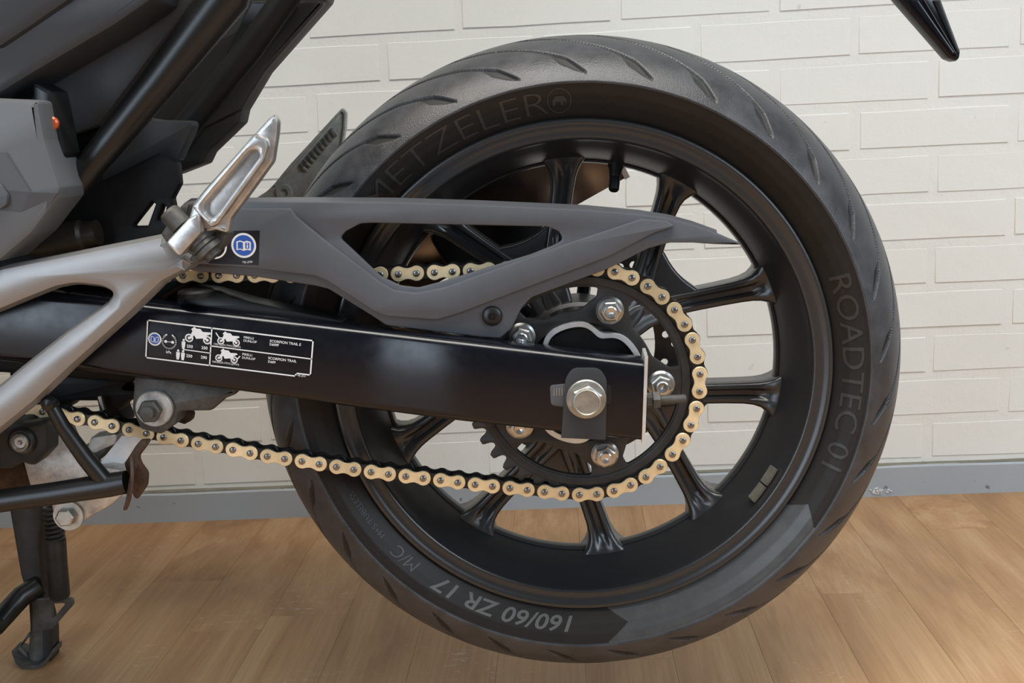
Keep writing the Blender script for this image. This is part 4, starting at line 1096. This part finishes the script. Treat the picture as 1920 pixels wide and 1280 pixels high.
MB().add(lathe([(0.0, -0.0045), (0.0080, -0.0045), (0.0080, -0.0075), (0.0064, -0.0085), (0.0050, -0.0060), (0.0022, -0.0060), (0.0014, -0.0085), (0.0, -0.0088)], eb, n=24)).build('mount_bolt', M['dull_zinc'], eng)

# engine casing, ahead of the picture's left edge
es = []
for X, z0, z1, w in ((-0.78, .30, .56, .10), (-0.80, .24, .62, .15), (-0.90, .17, .64, .17), (-1.10, .16, .62, .17), (-1.25, .20, .52, .15), (-1.30, .26, .46, .12)):
    es.append([(X, -w, z0 + .03), (X, -w * .8, z0), (X, w * .8, z0), (X, w, z0 + .03), (X, w, z1 - .03), (X, w * .8, z1), (X, -w * .8, z1), (X, -w, z1 - .03)])
engine = link('engine', *loft(es), M['stand'], bike, angle=25)
MB().add(lathe([(0.0, -0.028), (0.060, -0.028), (0.075, -0.018), (0.080, 0.0), (0.080, 0.02), (0.0, 0.02)], (-1.02, -0.17, 0.34), n=48)).build('engine_cover', M['cast_dirty'], engine)

# ---- side stand, folded back
sy = -0.155
sidest = MB().add(sweep([U3(-420, 1002, sy), U3(0, 939, sy), U3(100, 925, sy), U3(205, 909, sy), U3(238, 903, sy)], [0.0100, 0.0100, 0.0100, 0.0105, 0.0100], 22)).build('side_stand', M['black_satin'], bike)
tag(sidest, 'black side stand tube folded back with a rusty foot')
MB().add(sweep([U3(94, 757, sy - .012), U3(99, 765, sy - .012), U3(118, 800, sy - .01), U3(160, 858, sy - .004), U3(206, 914, sy)], [0.0058, 0.0058, 0.0064, 0.0074, 0.0080], 16)).add(lathe([(0.0, -.008), (0.0050, -.0062), (0.0072, -.0025), (0.0072, .0025), (0.0050, .0062), (0.0, .008)], U3(94, 756, sy - .012), n=16)).build('stand_tang', M['black_satin'], sidest)
# foot: a lens shaped plate across the end of the tube, seen edge-on, with a rolled rear lobe
fc = U3(240, 904, sy); fn = Vector((0.925, 0.300, -0.22)).normalized()
fu = Vector((0.17, 0.02, 0.98)); fu = (fu - fn * fu.dot(fn)).normalized(); fv = fn.cross(fu)
V = []; Fc = []; n = 28
for w, s in ((-0.0012, 1.0), (0.0012, 1.0)):
    for i in range(n):
        t = 2 * PI * i / n; V.append(fc + fu * (0.0245 * s * math.cos(t)) + fv * (0.019 * math.sin(t)) + fn * (w + 0.0035 * math.sin(t) ** 2))
Fc = [tuple(range(n))[::-1], tuple(range(n, 2 * n))] + [(i, (i + 1) % n, (i + 1) % n + n, i + n) for i in range(n)]
link('stand_foot', V, Fc, M['rust'], sidest, angle=40)
plate('foot_lobe', [(232, 870, .004), (252, 838), (262, 826, .003), (282, 824, .003), (270, 842, .004), (258, 858, .006), (264, 872), (276, 888, .008), (274, 912, .008), (256, 938, .004), (248, 930)], sy + 0.022, 0.006, M['rust'], sidest, r=.002, bev=.002)

# ---- centre stand: far leg on the floor, spring and cross tube
CY = 0.108
leg = plate('centre_stand', [(14, 940), (82, 940), (78, 980), (74, 1028), (80, 1108), (97, 1184), (98, 1240), (60, 1240), (56, 1184), (52, 1124), (38, 1078), (18, 962)], CY, 0.020, M['stand'], bike, r=.004, bev=.003)
tag(leg, 'scuffed black centre stand leg standing on the floor')
# sole plate standing on the floor
ft = U3(78, 1240, CY + .010)
fx = ft.x
sole = MB()
secs = []
for dx, dz, w in ((-0.027, 0.014, .012), (-0.020, 0.006, .020), (-0.012, 0.0006, .024), (0.008, 0.0006, .024), (0.016, 0.006, .020), (0.021, 0.014, .012)):
    secs.append([(fx + dx, CY + .01 - w, dz), (fx + dx, CY + .01 + w, dz), (fx + dx, CY + .01 + w, dz + .004), (fx + dx, CY + .01 - w, dz + .004)])
sole.add(loft(secs)).build('stand_sole', M['dirty_grey'], leg)
MB().add(sweep([U3(78, 1165, CY + .01), Vector((fx - .001, CY + .01, 0.004))], [0.0115, 0.0125], 18)).build('stand_ankle', M['dirty_grey'], leg)
plate('sole_loop', [(53, 1186), (57, 1190), (38, 1212), (52, 1228), (57, 1243), (50, 1238), (32, 1217)], CY + .004, 0.004, M['dirty_grey'], leg, r=.001, bev=.001)
plate('spring_tab', [(60, 1122), (93, 1121), (135, 1122, .004), (137, 1134, .004), (97, 1180, .003), (60, 1186)], CY - 0.006, 0.005, M['dirty_grey'], leg, r=.002, bev=.001, holes=[[(98, 1132), (124, 1130), (97, 1162)]])
MB().add(sweep([U3(104, 1010, CY - .012), U3(107, 1060, CY - .012), U3(112, 1116, CY - .012), U3(113, 1121, CY - .012)], [0.0112, 0.0113, 0.0113, 0.0095], 20)).build('spring_sleeve', M['stand'], leg)
pth = []
pa, pb = U3(99, 948, CY - .012), U3(104, 1016, CY - .012); axd = (pb - pa).normalized(); e1 = axd.cross(Vector((0, 1, 0))).normalized(); e2 = axd.cross(e1)
for i in range(8 * 14):
    t = i / (8 * 14 - 1); a = 2 * PI * 8 * t
    pth.append(pa.lerp(pb, t) + e1 * 0.0092 * math.cos(a) + e2 * 0.0092 * math.sin(a))
MB().add(sweep(pth, 0.0020, 8)).build('spring', M['stand'], leg)
MB().add(sweep([U3(74, 1096, CY + .002), U3(40, 1118, CY - 0.01), U3(-10, 1172, CY - 0.045), Vector((-0.66, -0.13, 0.115))], 0.0122, 18)).build('cross_tube', M['black_satin'], leg)
# near leg, just outside the picture
nl = MB().add(sweep([Vector((-0.655, -0.125, 0.26)), Vector((-0.662, -0.13, 0.115)), Vector((-0.668, -0.135, 0.012))], [0.016, 0.014, 0.012], 16))
nl.add(boxv(-0.700, -0.640, -0.165, -0.110, 0.0006, 0.006)); nl.build('near_stand_leg', M['stand'], leg)
